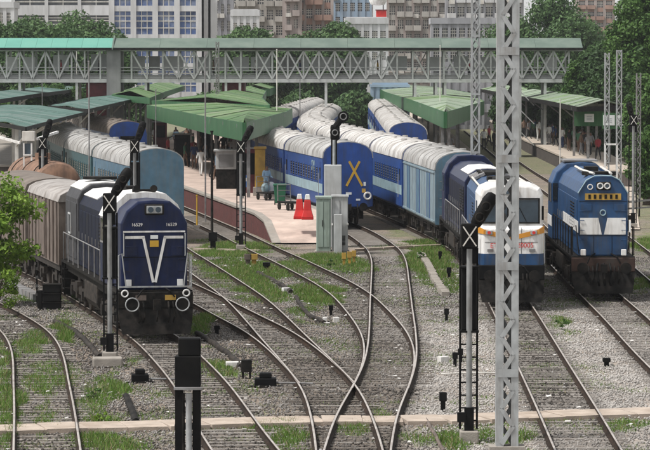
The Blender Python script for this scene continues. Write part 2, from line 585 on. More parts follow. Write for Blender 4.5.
# ================================================================ GROUND
VEG = [  # photograph pixels: x, y, rx, ry, strength  (grass patches on the ballast)
    (3, 400, 14, 60, .8), (38, 385, 16, 14, .8), (30, 342, 18, 12, .8), (45, 420, 12, 22, .6), (30, 300, 14, 8, .6), (66, 334, 10, 9, .9),
    (98, 405, 18, 24, .6), (112, 390, 12, 20, .75), (110, 444, 40, 9, .9), (70, 300, 20, 8, .4), (60, 375, 30, 14, .5),
    (232, 252, 36, 9, .95), (250, 275, 44, 12, .8), (215, 270, 22, 9, .55), (205, 325, 12, 9, .9), (262, 292, 28, 14, .7), (300, 268, 20, 7, .5),
    (215, 372, 20, 9, .6), (290, 440, 24, 14, .7), (268, 425, 30, 6, .6), (316, 296, 24, 12, .95), (330, 262, 30, 9, .9), (355, 268, 20, 8, .75), (300, 315, 16, 8, .5),
    (432, 262, 26, 22, .85), (446, 242, 30, 9, .8), (420, 235, 26, 6, .8), (450, 285, 26, 10, .6), (400, 232, 16, 6, .7),
    (452, 444, 24, 10, .9), (490, 440, 40, 9, .7), (520, 442, 18, 10, .8), (415, 444, 16, 8, .6), (562, 326, 12, 10, .45), (632, 426, 26, 4, .6), (560, 424, 40, 3, .4),
    (648, 282, 24, 7, .9), (645, 240, 14, 12, .95), (640, 200, 18, 22, .8), (355, 432, 22, 8, .5), (372, 420, 10, 10, .5), (640, 215, 40, 10, .6),
    (130, 362, 12, 6, .3), (160, 395, 14, 10, .3),
]
gx = np.concatenate([np.linspace(-900, -26, 14), np.arange(-25, 26.1, .3), np.linspace(28, 900, 14)])
gy = np.concatenate([np.linspace(-80, 60, 6), np.arange(62, 170, .35), np.arange(172, 330, 3.0), np.linspace(340, 3000, 20)])
GX, GY = np.meshgrid(gx, gy)
vx, vy = GX.ravel(), GY.ravel()
trall = np.vstack([TR[k] for k in TR])
bed = np.full(len(vx), 99.0)
near = (np.abs(vx) < 27) & (vy > 55) & (vy < 175)
ii = np.where(near)[0]
for j in range(0, len(ii), 4000):
    sel = ii[j:j + 4000]
    t = trall[(trall[:, 1] > vy[sel].min() - 4) & (trall[:, 1] < vy[sel].max() + 4)]
    d2 = ((vx[sel][:, None] - t[:, 0]) ** 2 + (vy[sel][:, None] - t[:, 1]) ** 2).min(1)
    bed[sel] = np.sqrt(d2)


def vnoise(x, y, sc, seed):
    r = np.random.default_rng(seed).random((256, 256))
    u, v = x / sc, y / sc
    i, j = np.floor(u).astype(int), np.floor(v).astype(int)
    fu, fv = u - i, v - j
    fu = fu * fu * (3 - 2 * fu); fv = fv * fv * (3 - 2 * fv)
    g = lambda a, b: r[a % 256, b % 256]
    return (g(i, j) * (1 - fu) + g(i + 1, j) * fu) * (1 - fv) + (g(i, j + 1) * (1 - fu) + g(i + 1, j + 1) * fu) * fv


def veg_at(x, y):
    qx, qy = proj(x, np.maximum(y, 30), np.zeros_like(x))
    qx = qx + (vnoise(x, y, 1.6, 3) - .5) * 26
    qy = qy + (vnoise(x, y, 2.2, 4) - .5) * 12
    v = np.zeros_like(x)
    for a, b, rx, ry, st in VEG:
        d = ((qx - a) / rx) ** 2 + ((qy - b) / ry) ** 2
        v = np.maximum(v, st * np.clip(1.35 - d, 0, 1))
    v *= .5 + .9 * vnoise(x, y, .9, 5)
    v = np.maximum(v, .22 * np.clip(vnoise(x, y, 3.1, 51) * vnoise(x, y, .7, 52) * 3.2 - .75, 0, 1))
    return np.clip(v, 0, 1)


veg = veg_at(vx, vy)
far_g = (vy > 260) | (np.abs(vx) > 27)
veg[far_g] = .55
tone = np.clip((vx - 1.2 - (vnoise(vx, vy, 3, 8) - .5) * 3) / 2.2, 0, 1) * (vy < 165)      # clean pale ballast on the right
tone = np.where((vx > 3.5) & (vy > 112), tone * .45, tone)
tone = np.maximum(tone, .55 * (vx < -8) * vnoise(vx, vy, 4, 9))
bedf = np.clip(1 - np.abs(bed) / 1.25, 0, 1)
qx, qy = proj(vx, np.maximum(vy, 30), np.zeros_like(vx))
c8 = TR['t8']
x8 = np.interp(vy, c8[:, 1], c8[:, 0])
oil_shade = np.clip(1 - np.abs(vx - x8) / .62, 0, 1) ** .5 * (vy > 82) * np.clip((vy - 82) / 6, 0, 1) * (vy < 125)
oil_shade = np.maximum(oil_shade, np.exp(-(((qx - 445) / 40) ** 2 + ((qy - 305) / 16) ** 2)) * .6)
for key, f, yy in (('t2', .5, (70, 170)), ('t5', .35, (70, 110)), ('t3a', .45, (75, 110)), ('t6', .4, (90, 130)), ('t9', .3, (108, 130))):
    xk = np.interp(vy, TR[key][:, 1], TR[key][:, 0])
    oil_shade = np.maximum(oil_shade, f * np.clip(1 - np.abs(vx - xk) / .5, 0, 1) * (vy > yy[0]) * (vy < yy[1]) * vnoise(vx, vy, 2.5, 12) * 1.5)
oil_shade = np.maximum(oil_shade, .95 * np.exp(-((bed - .80) / .22) ** 2) * (.35 + .9 * vnoise(vx, vy, 1.7, 31)))  # strip beside the rails: rail shadow and brake dust painted into the ground colour
gz = .035 * np.clip((2.1 - bed) / 1.0, 0, 1) + .05 * (vnoise(vx, vy, 1.8, 21) - .5) * near * np.clip((bed - 1.1), 0, 1)
gz = gz - .01
nxg, nyg = len(gx), len(gy)
ix = np.arange(nxg * nyg).reshape(nyg, nxg)
gf = np.stack([ix[:-1, :-1], ix[:-1, 1:], ix[1:, 1:], ix[1:, :-1]], -1).reshape(-1, 4)


def ground_mat():
    m = bpy.data.materials.new('ballast_ground'); m.use_nodes = True
    nt = m.node_tree; N, L = nt.nodes.new, nt.links.new
    b = nt.nodes['Principled BSDF']; b.inputs['Roughness'].default_value = .95; b.inputs['Specular IOR Level'].default_value = .15
    tc = N('ShaderNodeTexCoord')

    def att(n):
        a = N('ShaderNodeAttribute'); a.attribute_name = n; return a.outputs['Fac']

    def mix(f, a, c):
        mc = N('ShaderNodeMix'); mc.data_type = 'RGBA'
        if isinstance(f, float): mc.inputs[0].default_value = f
        else: L(f, mc.inputs[0])
        for s, q in ((6, a), (7, c)):
            if isinstance(q, tuple): mc.inputs[s].default_value = (*q, 1)
            else: L(q, mc.inputs[s])
        return mc.outputs[2]

    def noise(sc, det=5, lo=.35, hi=.65):
        n = N('ShaderNodeTexNoise'); n.inputs['Scale'].default_value = sc; n.inputs['Detail'].default_value = det
        L(tc.outputs['Object'], n.inputs['Vector'])
        r = N('ShaderNodeMapRange'); r.inputs[1].default_value = lo; r.inputs[2].default_value = hi
        L(n.outputs[0], r.inputs[0]); return r.outputs[0]
    vo = N('ShaderNodeTexVoronoi'); vo.inputs['Scale'].default_value = 15; L(tc.outputs['Object'], vo.inputs['Vector'])
    sep = N('ShaderNodeSeparateColor'); L(vo.outputs['Color'], sep.inputs[0])
    stone = mix(sep.outputs[0], (.085, .072, .06), (.29, .25, .215))
    stone2 = mix(sep.outputs[1], (.185, .17, .155), (.52, .49, .46))
    base = mix(att('tone'), stone, stone2)
    base = mix(noise(.5, 6, .42, .75), base, (.27, .215, .17))          # dust and earth
    bm = N('ShaderNodeMath'); bm.operation = 'MULTIPLY'; bm.inputs[1].default_value = .75
    L(att('bed'), bm.inputs[0])
    base = mix(bm.outputs[0], base, (.135, .115, .098))
    om = N('ShaderNodeMath'); om.operation = 'MULTIPLY'; L(att('oil_shade'), om.inputs[0]); L(noise(2.2, 6, .25, .6), om.inputs[1])
    base = mix(om.outputs[0], base, (.032, .029, .027))
    g = mix(noise(3, 5), (.065, .105, .025), (.15, .20, .06))
    g = mix(noise(1.1, 5, .5, .72), g, (.19, .15, .10))
    gm = N('ShaderNodeMath'); gm.operation = 'MULTIPLY'; gm.use_clamp = True
    L(att('veg'), gm.inputs[0]); L(noise(5, 5, .3, .55), gm.inputs[1])
    base = mix(gm.outputs[0], base, g)
    L(base, b.inputs['Base Color'])
    bp = N('ShaderNodeBump'); bp.inputs['Strength'].default_value = .9; bp.inputs['Distance'].default_value = .05
    vd = N('ShaderNodeTexVoronoi'); vd.inputs['Scale'].default_value = 15; L(tc.outputs['Object'], vd.inputs['Vector'])
    L(vd.outputs['Distance'], bp.inputs['Height']); bp.invert = True
    L(bp.outputs[0], b.inputs['Normal'])
    return m


ground = npmesh('ground', np.stack([vx, vy, gz], 1), gf, ground_mat())
ground['kind'] = 'structure'
for n, arr in (('veg', veg), ('tone', tone), ('bed', bedf), ('oil_shade', oil_shade)):
    pattr(ground.data, n, arr)

# loose ballast stones
def stones(n):
    y = np.sqrt(rng.random(n) * (150**2 - 72**2) + 72**2)
    x = (rng.random(n) * 2 - 1) * y * .103
    v = veg_at(x, y)
    t = trall
    keep = rng.random(n) > v * .85
    x, y = x[keep], y[keep]
    n = len(x)
    r = rng.uniform(.018, .045, n)
    base = np.array([(1, 0, 0), (-1, 0, 0), (0, 1, 0), (0, -1, 0), (0, 0, 1), (0, 0, -1)], float)
    vv = base[None] * r[:, None, None] * rng.uniform(.6, 1.25, (n, 6, 1))
    vv += rng.normal(0, .25, (n, 6, 3)) * r[:, None, None]
    a = rng.random(n) * 6.28
    ca, sa = np.cos(a)[:, None], np.sin(a)[:, None]
    X = vv[..., 0] * ca - vv[..., 1] * sa; Y = vv[..., 0] * sa + vv[..., 1] * ca
    out = np.stack([X + x[:, None], Y + y[:, None], vv[..., 2] * .8 + .028 + rng.uniform(-.01, .02, n)[:, None]], -1)
    f = np.array([(0, 2, 4), (2, 1, 4), (1, 3, 4), (3, 0, 4), (2, 0, 5), (1, 2, 5), (3, 1, 5), (0, 3, 5)])
    faces = (np.arange(n)[:, None, None] * 6 + f[None]).reshape(-1, 3)
    to = np.clip((x - 1.2) / 2.2, 0, 1) * np.where((x > 3.5) & (y > 112), .45, 1)
    x8s = np.interp(y, c8[:, 1], c8[:, 0])
    oi = np.clip(1 - np.abs(x - x8s) / .62, 0, 1) ** .5 * np.clip((y - 82) / 6, 0, 1)
    bd = np.full(n, 9.0)
    o_ = np.argsort(y); 
    for j in range(0, n, 3000):
        sel = o_[j:j + 3000]
        t = trall[(trall[:, 1] > y[sel].min() - 2) & (trall[:, 1] < y[sel].max() + 2)]
        bd[sel] = np.sqrt(((x[sel][:, None] - t[:, 0]) ** 2 + (y[sel][:, None] - t[:, 1]) ** 2).min(1))
    dk = .3 * np.clip(1.3 - bd, 0, 1) + .55 * np.exp(-((bd - .8) / .22) ** 2)  # dirty track bed, plus rail shadow painted into the stone tint
    pat = (vnoise(x, y, 2.4, 41) - .5) * .5
    tint = np.repeat(np.clip(rng.random(n) * .55 + .5 * to - .8 * oi + .03 - dk + pat, 0, 1), 6)
    return out.reshape(-1, 3), faces, tint


sv, sf, st = stones(150000)
bal = npmesh('ballast_stones', sv, sf, leafmat('ballast_stone', (.08, .07, .062), (.54, .51, .48)))
pattr(bal.data, 'tint', st)
tag(bal, 'loose grey ballast stones scattered between the tracks', 'ballast', kind='stuff')


# grass tufts
def blades(n, lo=.04, hi=.16, ymax=165):
    y = np.sqrt(rng.random(n) * (ymax**2 - 72**2) + 72**2)
    x = (rng.random(n) * 2 - 1) * y * .105
    v = veg_at(x, y)
    keep = rng.random(n) < v * 1.1
    x, y, v = x[keep], y[keep], v[keep]
    n = len(x)
    h = rng.uniform(lo, hi, n) * (.5 + v)
    a = rng.random(n) * 6.28
    w = rng.uniform(.008, .018, n)
    dx, dy = np.cos(a) * w, np.sin(a) * w
    lx, ly = rng.normal(0, .4, n) * h, rng.normal(0, .4, n) * h
    z0 = np.full(n, .0)
    p0 = np.stack([x - dx, y - dy, z0], 1); p1 = np.stack([x + dx, y + dy, z0], 1)
    p2 = np.stack([x + lx, y + ly, z0 + h], 1)
    V = np.stack([p0, p1, p2], 1).reshape(-1, 3)
    return V, np.arange(3 * n).reshape(-1, 3), np.repeat(rng.random(n), 3)


bv, bf, bt = blades(1300000)
gr = npmesh('grass', bv, bf, LM['grass'])
pattr(gr.data, 'tint', bt)
dv, df, dt = blades(130000, .05, .2)
dg0 = npmesh('dry_grass', dv, df, LM['dry'])
pattr(dg0.data, 'tint', dt)
tag(dg0, 'dry straw coloured grass stalks among the weeds', 'grass', kind='stuff')
tag(gr, 'short green grass and weeds growing between the tracks', 'grass', kind='stuff')

# wind-blown litter
nl = 900
ly_ = np.sqrt(rng.random(nl) * (150**2 - 74**2) + 74**2); lx_ = (rng.random(nl) * 2 - 1) * ly_ * .1
sz = rng.uniform(.02, .07, nl); an = rng.random(nl) * 6.28
cc, ss = np.cos(an) * sz, np.sin(an) * sz
lz = .075 + rng.random((nl, 4)) * .05
LV = np.stack([np.stack([lx_ + a_ * cc - b_ * ss * .6, ly_ + a_ * ss + b_ * cc * .6, lz[:, q]], 1) for q, (a_, b_) in enumerate(((-1, -1), (1, -1), (1, 1), (-1, 1)))], 1).reshape(-1, 3)
li = npmesh('litter', LV, np.arange(4 * nl).reshape(-1, 4), leafmat('litter', (.2, .17, .14), (.75, .74, .72)))
pattr(li.data, 'tint', np.repeat(rng.random(nl) ** .6, 4))
tag(li, 'scraps of pale paper and plastic litter blown between the tracks', 'litter', kind='stuff')

# ---------------------------------------------------------------- concrete walkway across the tracks, slab by slab
walk = bpy.data.objects.new('crossing_path', None); C.objects.link(walk); walk['kind'] = 'structure'
wl = [(-40, 432), (60, 428.5), (180, 425.5), (300, 421.5), (430, 421), (560, 416), (700, 411)]
wp = spline([P(x, y, .06) for x, y in wl], .25)
wn_, wt_ = normals(wp)
cs = np.arange(len(wp)) * .25
gaps = []
tr_near = np.vstack([TR[k] for k in ('t1', 't2', 't3a', 't5', 't8', 't9')])
slab_mb = MB(); slab_mb.box((0, 0, 0), (.985, 1.45, .14))
SL = slab_mb.mesh('path_slab', M['path'])
for i in range(2, len(wp) - 2, 4):
    p = wp[i]
    ang = math.atan2(wt_[i][1], wt_[i][0])
    dmin = min(abs(math.hypot(p[0] - q[0], p[1] - q[1])) for q in tr_near)
    z = .06 + random.uniform(-.012, .012)
    link_mesh('path_slab', SL, walk, (p[0], p[1], z), ang + random.uniform(-.012, .012))
for pts, w in (((192, 249), (225, 249), (262, 251)), .28), (((352, 250), (395, 247), (440, 245), (480, 244)), .3):
    c = spline([P(x, y, .1) for x, y in pts], 1.0)
    nr, tg = normals(c)
    tro = thing('cable_trough', 'thin pale concrete cable trough beside the signal in the grass' if pts[0][0] < 300 else 'thin pale concrete cable trough crossing in front of the parked coaches', 'trough', (0, 0, 0))
    for i in range(len(c) - 1):
        m = (c[i] + c[i + 1]) / 2
        MB().box((0, 0, 0), (.97, w, .16)).build('trough_cover', M['path'], tro, loc=(m[0], m[1], .07), rz=math.atan2(tg[i][1], tg[i][0]))

# ---------------------------------------------------------------- platforms
def edge_poly(key, off, y0, y1, n=40):
    a = TR[key]; nr, _ = normals(a)
    b = a + nr * off
    ys = np.linspace(y0, y1, n)
    return np.stack([np.interp(ys, b[:, 1], b[:, 0]), ys], 1)


PZ = RT + .95
yr0, yr1 = P(285, 240).y, P(266, 216, PZ).y     # foot and head of the ramp
L_ = edge_poly('t5', 1.35, yr0, 520, 90)
R_ = edge_poly('t6', -1.45, yr0, 520, 90)
# near end: the platform tapers between the two tracks
mb = MB()
nL = len(L_)
zs = [max(.06, min(PZ, .06 + (PZ - .06) * (y - yr0) / (yr1 - yr0))) for y in L_[:, 1]]
top = []
Ltip, Rtip = L_.copy(), R_.copy()
for i in range(nL):
    y = L_[i, 1]
    if Rtip[i, 0] - Ltip[i, 0] < 1.0:
        c = (Rtip[i, 0] + Ltip[i, 0]) / 2; Ltip[i, 0], Rtip[i, 0] = c - .5, c + .5
mb.mi = 0
mb.loft([[(Ltip[i, 0], Ltip[i, 1], zs[i]), (Rtip[i, 0], Rtip[i, 1], zs[i])] for i in range(nL)], caps=False, closed=False)
plat = mb.build('platform', [M['pink']])
plat['kind'] = 'structure'
mb = MB()
mb.loft([[(Ltip[i, 0], Ltip[i, 1], -.05), (Ltip[i, 0], Ltip[i, 1], zs[i] - .08)] for i in range(nL)], caps=False, closed=False)
mb.loft([[(Rtip[i, 0], Rtip[i, 1], -.05), (Rtip[i, 0], Rtip[i, 1], zs[i] - .08)] for i in range(nL)], caps=False, closed=False)
mb.build('platform_wall', [M['maroon']], plat)
mb = MB()
for T_, sg in ((Ltip, 1), (Rtip, -1)):
    mb.loft([[(T_[i, 0] - .06 * sg, T_[i, 1], zs[i] - .1), (T_[i, 0] - .06 * sg, T_[i, 1], zs[i] + .004), (T_[i, 0] + .35 * sg, T_[i, 1], zs[i] + .004)] for i in range(nL)], caps=False, closed=False)
mb.build('platform_coping', [M['concrete']], plat)


def simple_platform(label_mat, left, right, z=PZ):
    mb = MB()
    mb.loft([[(l[0], l[1], z - .14), (l[0], l[1], z), (r[0], r[1], z), (r[0], r[1], z - .14)] for l, r in zip(left, right)], caps=True)
    o = mb.build('platform', [label_mat]); o['kind'] = 'structure'
    mb = MB()
    mb.loft([[(l[0] + .06, l[1] + .06, -.05), (l[0] + .06, l[1] + .06, z - .142), (r[0] - .06, r[1] + .06, z - .142), (r[0] - .06, r[1] + .06, -.05)] for l, r in zip(left, right)], caps=True)
    mb.build('platform_wall', M['darkwall'], o)
    return o


# platform between the parked coaches and the white locomotive's train
simple_platform(M['gravelpath'], edge_poly('c', 1.6, 205, 560, 40), edge_poly('c', 1.6, 205, 560, 40) + np.array([4.6, 0]) + np.stack([np.linspace(0, 3, 40), np.zeros(40)], 1))
# right-hand platform
rp = [(P(588, 168, PZ), P(642, 172, PZ)), (P(560, 155, PZ), P(612, 155, PZ)), (P(525, 140, PZ), P(580, 140, PZ)), (P(500, 126, PZ), P(545, 126, PZ)), (P(470, 110, PZ), P(510, 110, PZ))]
simple_platform(M['gravelpath'], [a for a, b in rp], [b for a, b in rp])
# left platform under the teal canopy
lp = [(P(-60, 165, PZ), P(28, 165, PZ)), (P(-40, 145, PZ), P(40, 145, PZ)), (P(0, 125, PZ), P(75, 125, PZ)), (P(60, 105, PZ), P(115, 105, PZ))]
simple_platform(M['concrete'], [a for a, b in lp], [b for a, b in lp])

# ================================================================ ROLLING STOCK
CW, CH, CL = 2.68, 4.5, 16.5       # coach width, height above rail, length
EAVE = 3.62


def arc_section(w, eave, top, n=9, drop=0.0):
    pts = []
    for i in range(n):
        t = math.pi * i / (n - 1)
        x = -math.cos(t) * w / 2
        z = eave + (top - eave) * (math.sin(t) ** .75)
        pts.append((x, z))
    return pts


def bogie(parent, y, name='bogie', axles=2, wr=.46, pitch=2.1, frame_mat=None, gauge=G2):
    o = MB()
    n = axles
    ln = pitch * (n - 1) + 1.1
    for s in (-1, 1):
        o.box((s * (gauge + .22), 0, .62), (.16, ln, .26))
        for k in range(n):
            yy = (k - (n - 1) / 2) * pitch
            o.box((s * (gauge + .26), yy, .5), (.2, .34, .36))
            o.box((s * (gauge + .24), yy + .45, .62), (.12, .12, .42))
        o.box((s * (gauge + .26), 0, .72), (.2, .7, .4))
    o.box((0, 0, .72), (1.5, .5, .3))
    b = o.build(name, frame_mat or M['undergear'], parent, loc=(0, y, 0))
    w = MB()
    for s in (-1, 1):
        w.cyl((s * gauge, 0, wr), (1, 0, 0), wr, .12, 18)
        w.cyl((s * (gauge - .05), 0, wr), (1, 0, 0), wr + .03, .03, 18)
    w.cyl((0, 0, wr), (1, 0, 0), .08, 1.5, 8)
    me = w.mesh('wheelset', M['wheel'], 40)
    for k in range(n):
        link_mesh('wheelset', me, b, (0, (k - (n - 1) / 2) * pitch, 0))
    return b


def buffers(parent, y, sgn, z=1.05, xs=.78, r=.22, rim=None):
    for s in (-1, 1):
        m = MB()
        m.cyl((0, sgn * .2, 0), (0, 1, 0), .09, .4, 10)
        m.cyl((0, sgn * .42, 0), (0, 1, 0), r, .05, 18)
        o = m.build('buffer', M['dark'], parent, 40, loc=(s * xs, y, z))
        if rim:
            MB().ring((0, sgn * .45, 0), (0, 1, 0), r, .02).build('buffer_rim', rim, o)
    m = MB(); m.box((0, sgn * .15, z - .02), (.16, .3, .2)); m.box((0, sgn * .36, z - .02), (.24, .16, .32)); m.tube([(0, sgn * .4, z - .1), (0, sgn * .45, z - .4), (0, sgn * .3, z - .55)], .03, 6)
    m.build('coupler', M['dark'], parent, loc=(0, y, 0))


COACH = {}


def make_coach(style):
    """front end faces -y"""
    root = thing('coach', 'x', 'coach')
    st = dict(
        xcar=(M['blue'], M['roofg'], M['blue_end'], M['band']),
        blue=(M['blue'], M['roofw'], M['blue_end'], M['band']),
        parcel=(M['pale'], M['roofg'], M['lightblue'], None),
        teal=(M['lightblue'], M['roofg'], M['lightblue'], None),
        darkteal=(M['teal'], M['roofg'], M['teal'], None),
        cream=(M['cream'], M['roofg'], M['lightblue'], None),
        brown=(M['blue'], M['roofd'], M['blue_end'], None),
        dark=(M['navy2'], M['roofd'], M['navy2'], None),
    )[style]
    side, roof, end, band = st
    L = CL
    h = L / 2
    sec = [(-CW / 2, EAVE), (-CW / 2, 1.15), (-CW / 2 + .12, 1.02), (CW / 2 - .12, 1.02), (CW / 2, 1.15), (CW / 2, EAVE)]
    body = MB().prism(sec, 'y', -h + .05, h - .05).build('body', side, root)
    rs = arc_section(CW + .06, EAVE, CH, 13)
    mb = MB()
    n = 12
    rings = [[(x, y, z) for x, z in rs] for y in (-h, h)]
    mb.loft(rings, caps=True, closed=True)
    ro = mb.build('roof', roof, root, 50)
    # ribs and ventilators on the roof
    ra = arc_section(CW + .10, EAVE, CH + .02, 13)
    rib = MB().loft([[(x, -.03, z) for x, z in ra], [(x, .03, z) for x, z in ra]], caps=True).mesh('roof_rib', roof, 50)
    for k in range(1, 8):
        link_mesh('roof_rib', rib, ro, (0, -h + k * L / 8, 0))
    for k in range(6):
        MB().cyl((0, 0, .09), (0, 0, 1), .16, .18, 10).build('ventilator', roof, ro, 40, loc=((.45 if k % 2 else -.45), -h + 1.8 + k * 2.55, CH - .14))
    for e in (-1, 1):
        es = [(-CW / 2 + .02, 1.06), (CW / 2 - .02, 1.06)] + [(x * .98, z - .02) for x, z in reversed(arc_section(CW, EAVE, CH - .02, 13))]
        y0 = e * (h - .05)
        en = MB().prism(es, 'y', y0, y0 + e * .07).build('end_wall', end, root)
        ye = y0 + e * .07
        if style in ('xcar',):
            g = MB(); g.box((0, ye + e * .03, 2.2), (1.05, .06, 2.1)); 
        # end stanchions, steps and vestibule frame
        g = MB()
        if not (style in ('xcar', 'teal', 'parcel') and e < 0):
            for s in (-1, 1):
                g.box((s * .5, ye + e * .12, 2.25), (.12, .24, 2.2))
            g.box((0, ye + e * .12, 3.38), (1.12, .24, .12))
            g.box((0, ye + e * .05, 2.25), (.86, .08, 2.1))
            g.build('vestibule', M['dark'], en)
            for s in (-1, 1):
                MB().box((s * .95, ye + e * .02, 2.7), (.5, .03, .8)).build('end_panel', end, en)
        m = MB()
        for zz in (1.5, 1.9, 2.3, 2.7, 3.1):
            m.bar((-1.12, ye + e * .06, zz), (-.85, ye + e * .06, zz), .03)
        m.build('ladder_rungs', M['galv_d'], en)
        buffers(root, e * h, e)
    # underframe
    m = MB()
    m.box((0, 0, .98), (CW - .25, L - .2, .12))
    for yy in (-2.2, 1.4):
        for s in (-1, 1):
            m.box((s * .75, yy, .72), (.6, 1.5, .4))
    m.bar((-1.0, -4, .75), (-1.0, 4, .75), .06); m.bar((1.0, -4, .75), (1.0, 4, .75), .06)
    m.build('underframe', M['undergear'], root)
    bogie(root, -h + 2.9); bogie(root, h - 2.9)
    # sides: windows, doors, band
    if style in ('xcar', 'blue', 'darkteal', 'brown', 'dark', 'teal', 'cream'):
        wm = MB(); wm.box((0, 0, 0), (.06, .62, .72))
        pm = wm.mesh('window', M['glass'])
        bm_ = MB()
        for k in range(5): bm_.bar((0, -.3, -.28 + k * .14), (0, .3, -.28 + k * .14), .018)
        bars = bm_.mesh('window_bars', M['galv_d'])
        fm = MB()
        for s in (-1, 1):
            fm.box((0, s * .34, 0), (.05, .06, .84)); fm.box((0, 0, s * .39), (.05, .62, .06))
        frm = fm.mesh('window_frame', side)
        for s in (-1, 1):
            k = 0
            y = -h + 2.2
            while y < h - 2.0:
                w = link_mesh('window', pm, root, (s * (CW / 2 - .022), y, 2.72))
                link_mesh('window_frame', frm, w, (s * .022, 0, 0))
                link_mesh('window_bars', bars, w, (s * .035, 0, 0))
                y += 1.12
            for yy in (-h + .95, h - .95):
                d = MB(); d.box((0, 0, 0), (.05, .74, 2.2))
                do = d.build('door', M['dark'] if style == 'darkteal' else end, root, loc=(s * (CW / 2 - .012), yy, 2.3))
                MB().box((s * .03, 0, .5), (.02, .42, .6)).build('door_window', M['glass'], do)
                MB().bar((s * .06, .44, -.7), (s * .06, .44, .5), .03).build('handrail', M['galv'], do)
            if band:
                MB().box((0, 0, 0), (.02, L - .16, .5)).build('band', band, root, loc=(s * (CW / 2 + .004), 0, 2.0))
    else:   # parcel van: three sliding doors a side between ribs
        for s in (-1, 1):
            for yy in (-5.2, 0, 5.2):
                d = MB(); d.box((0, 0, 0), (.05, 1.3, 2.2))
                do = d.build('sliding_door', M['lightblue'], root, loc=(s * (CW / 2 - .005), yy, 2.3))
                for q in (-.7, .7): MB().box((0, q, 0), (.07, .1, 2.25)).build('door_post', M['blue'], do)
            m = MB()
            m.box((s * (CW / 2 + .02), 0, 3.5), (.06, L - .3, .06)); m.box((s * (CW / 2 + .02), 0, 1.2), (.06, L - .3, .08))
            for k in range(11):
                m.box((s * (CW / 2 + .004), -h + .8 + k * 1.49, 2.35), (.02, .05, 2.2))
            m.build('side_ribs', side, root)
    return root


def coach(style, label, key, s0, group, flip=False):
    if style not in COACH:
        o = COACH[style] = make_coach(style)
    else:
        o = copy_tree(COACH[style])
    a = along(TR[key], s0); b = along(TR[key], s0 + CL)
    c = (a + b) / 2
    d = b - a
    o.location = (c[0], c[1], RT)
    o.rotation_euler = (0, 0, math.atan2(d[1], d[0]) - math.pi / 2 + (math.pi if flip else 0))
    tag(o, label, 'coach', group)
    return o


GP = CL + .85
# ---- train with the yellow X
s0 = s_at_y(TR['t6'], P(350, 226.5).y)
xc = coach('xcar', 'blue coach with a yellow X on its flat end wall, nearest of its train', 't6', s0, 'coaches of the train with the yellow X')
words = ['second', 'third', 'fourth', 'fifth', 'sixth', 'seventh', 'eighth', 'ninth', 'tenth', 'eleventh', 'twelfth', 'thirteenth']
for i in range(11):
    coach('blue', f'{words[i]} coach of the train with the yellow X, blue with white roof', 't6', s0 + GP * (i + 1), 'coaches of the train with the yellow X')
h = CL / 2
ye = -h + .05 - .07 - .006
xo = MB()
xo.bar((-.42 + .35, ye, 2.15), (.28 + .35, ye, 3.45), .12, .012, up=(0, 1, 0))
xo.bar((.42 + .35, ye - .005, 2.15), (-.28 + .35, ye - .005, 3.45), .12, .012, up=(0, 1, 0))
xo.build('painted_cross', M['yellow'], xc)
for (x, z, w, hh, mm) in ((.05, 1.75, .3, .12, 'boardwhite'), (.85, 1.9, .2, .22, 'mustard'), (.9, 2.25, .12, .2, 'boardwhite'), (.55, 1.42, .22, .1, 'boardwhite')):
    MB().box((x, ye, z), (w, .01, hh)).build('end_marking', M[mm], xc)
MB().ring((1.05, ye - .06, 1.62), (0, 1, 0), .17, .05).build('tail_lamp', M['white'], xc)
for x in (-.3, .15, .5): MB().tube([(x, ye - .05, 1.2), (x, ye - .22, 1.0), (x + .05, ye - .25, .7), (x + .1, ye - .1, .55)], .035, 6).build('brake_hose', M['dark'], xc)
text_mesh('lettering', 'GW', .8, M['band'], xc, (-CW / 2 - .016, -4.4, 3.1), (math.pi / 2, 0, -math.pi / 2))

# ---- short train with the dark blue rounded end
s0 = 0
for i in range(8):
    coach('blue', ('white roofed coach with dark blue rounded end beside the right green canopy' if i == 0 else f'{words[i-1]} coach of the white roofed train beside the right green canopy'), 'c', s0 + GP * i, 'coaches beside the right green canopy')

# ---- teal and cream train behind the navy locomotive
s0 = s_at_y(TR['t3b'], P(159, 240).y)
for i, (stl, lb) in enumerate((('teal', 'light blue coach with plain rounded end just behind the navy locomotive'), ('darkteal', 'dark teal coach coupled behind the light blue coach'),
                               ('darkteal', 'dark teal coach half under the teal canopy'), ('darkteal', 'fourth coach of the teal train, dark sides under the teal canopy'))):
    coach(stl, lb, 't3b', s0 + GP * i, 'coaches of the teal train')
# ---- brown-roofed train on the far left
for i in range(4):
    coach('brown', 'brown roofed coach with dark blue end beside the green canopy' if i == 0 else f'{words[i-1]} coach of the brown roofed train on the far left', 'left', GP * i, 'coaches of the brown roofed train')


# ---------------------------------------------------------------- locomotives
def place(o, key, y_front_px, x_px, length):
    yf = P(x_px, y_front_px).y
    s = s_at_y(TR[key], yf)
    a = along(TR[key], s); b = along(TR[key], s + length)
    d = b - a
    c = (a + b) / 2
    o.location = (c[0], c[1], RT)
    o.rotation_euler = (0, 0, math.atan2(d[1], d[0]) - math.pi / 2)
    return s


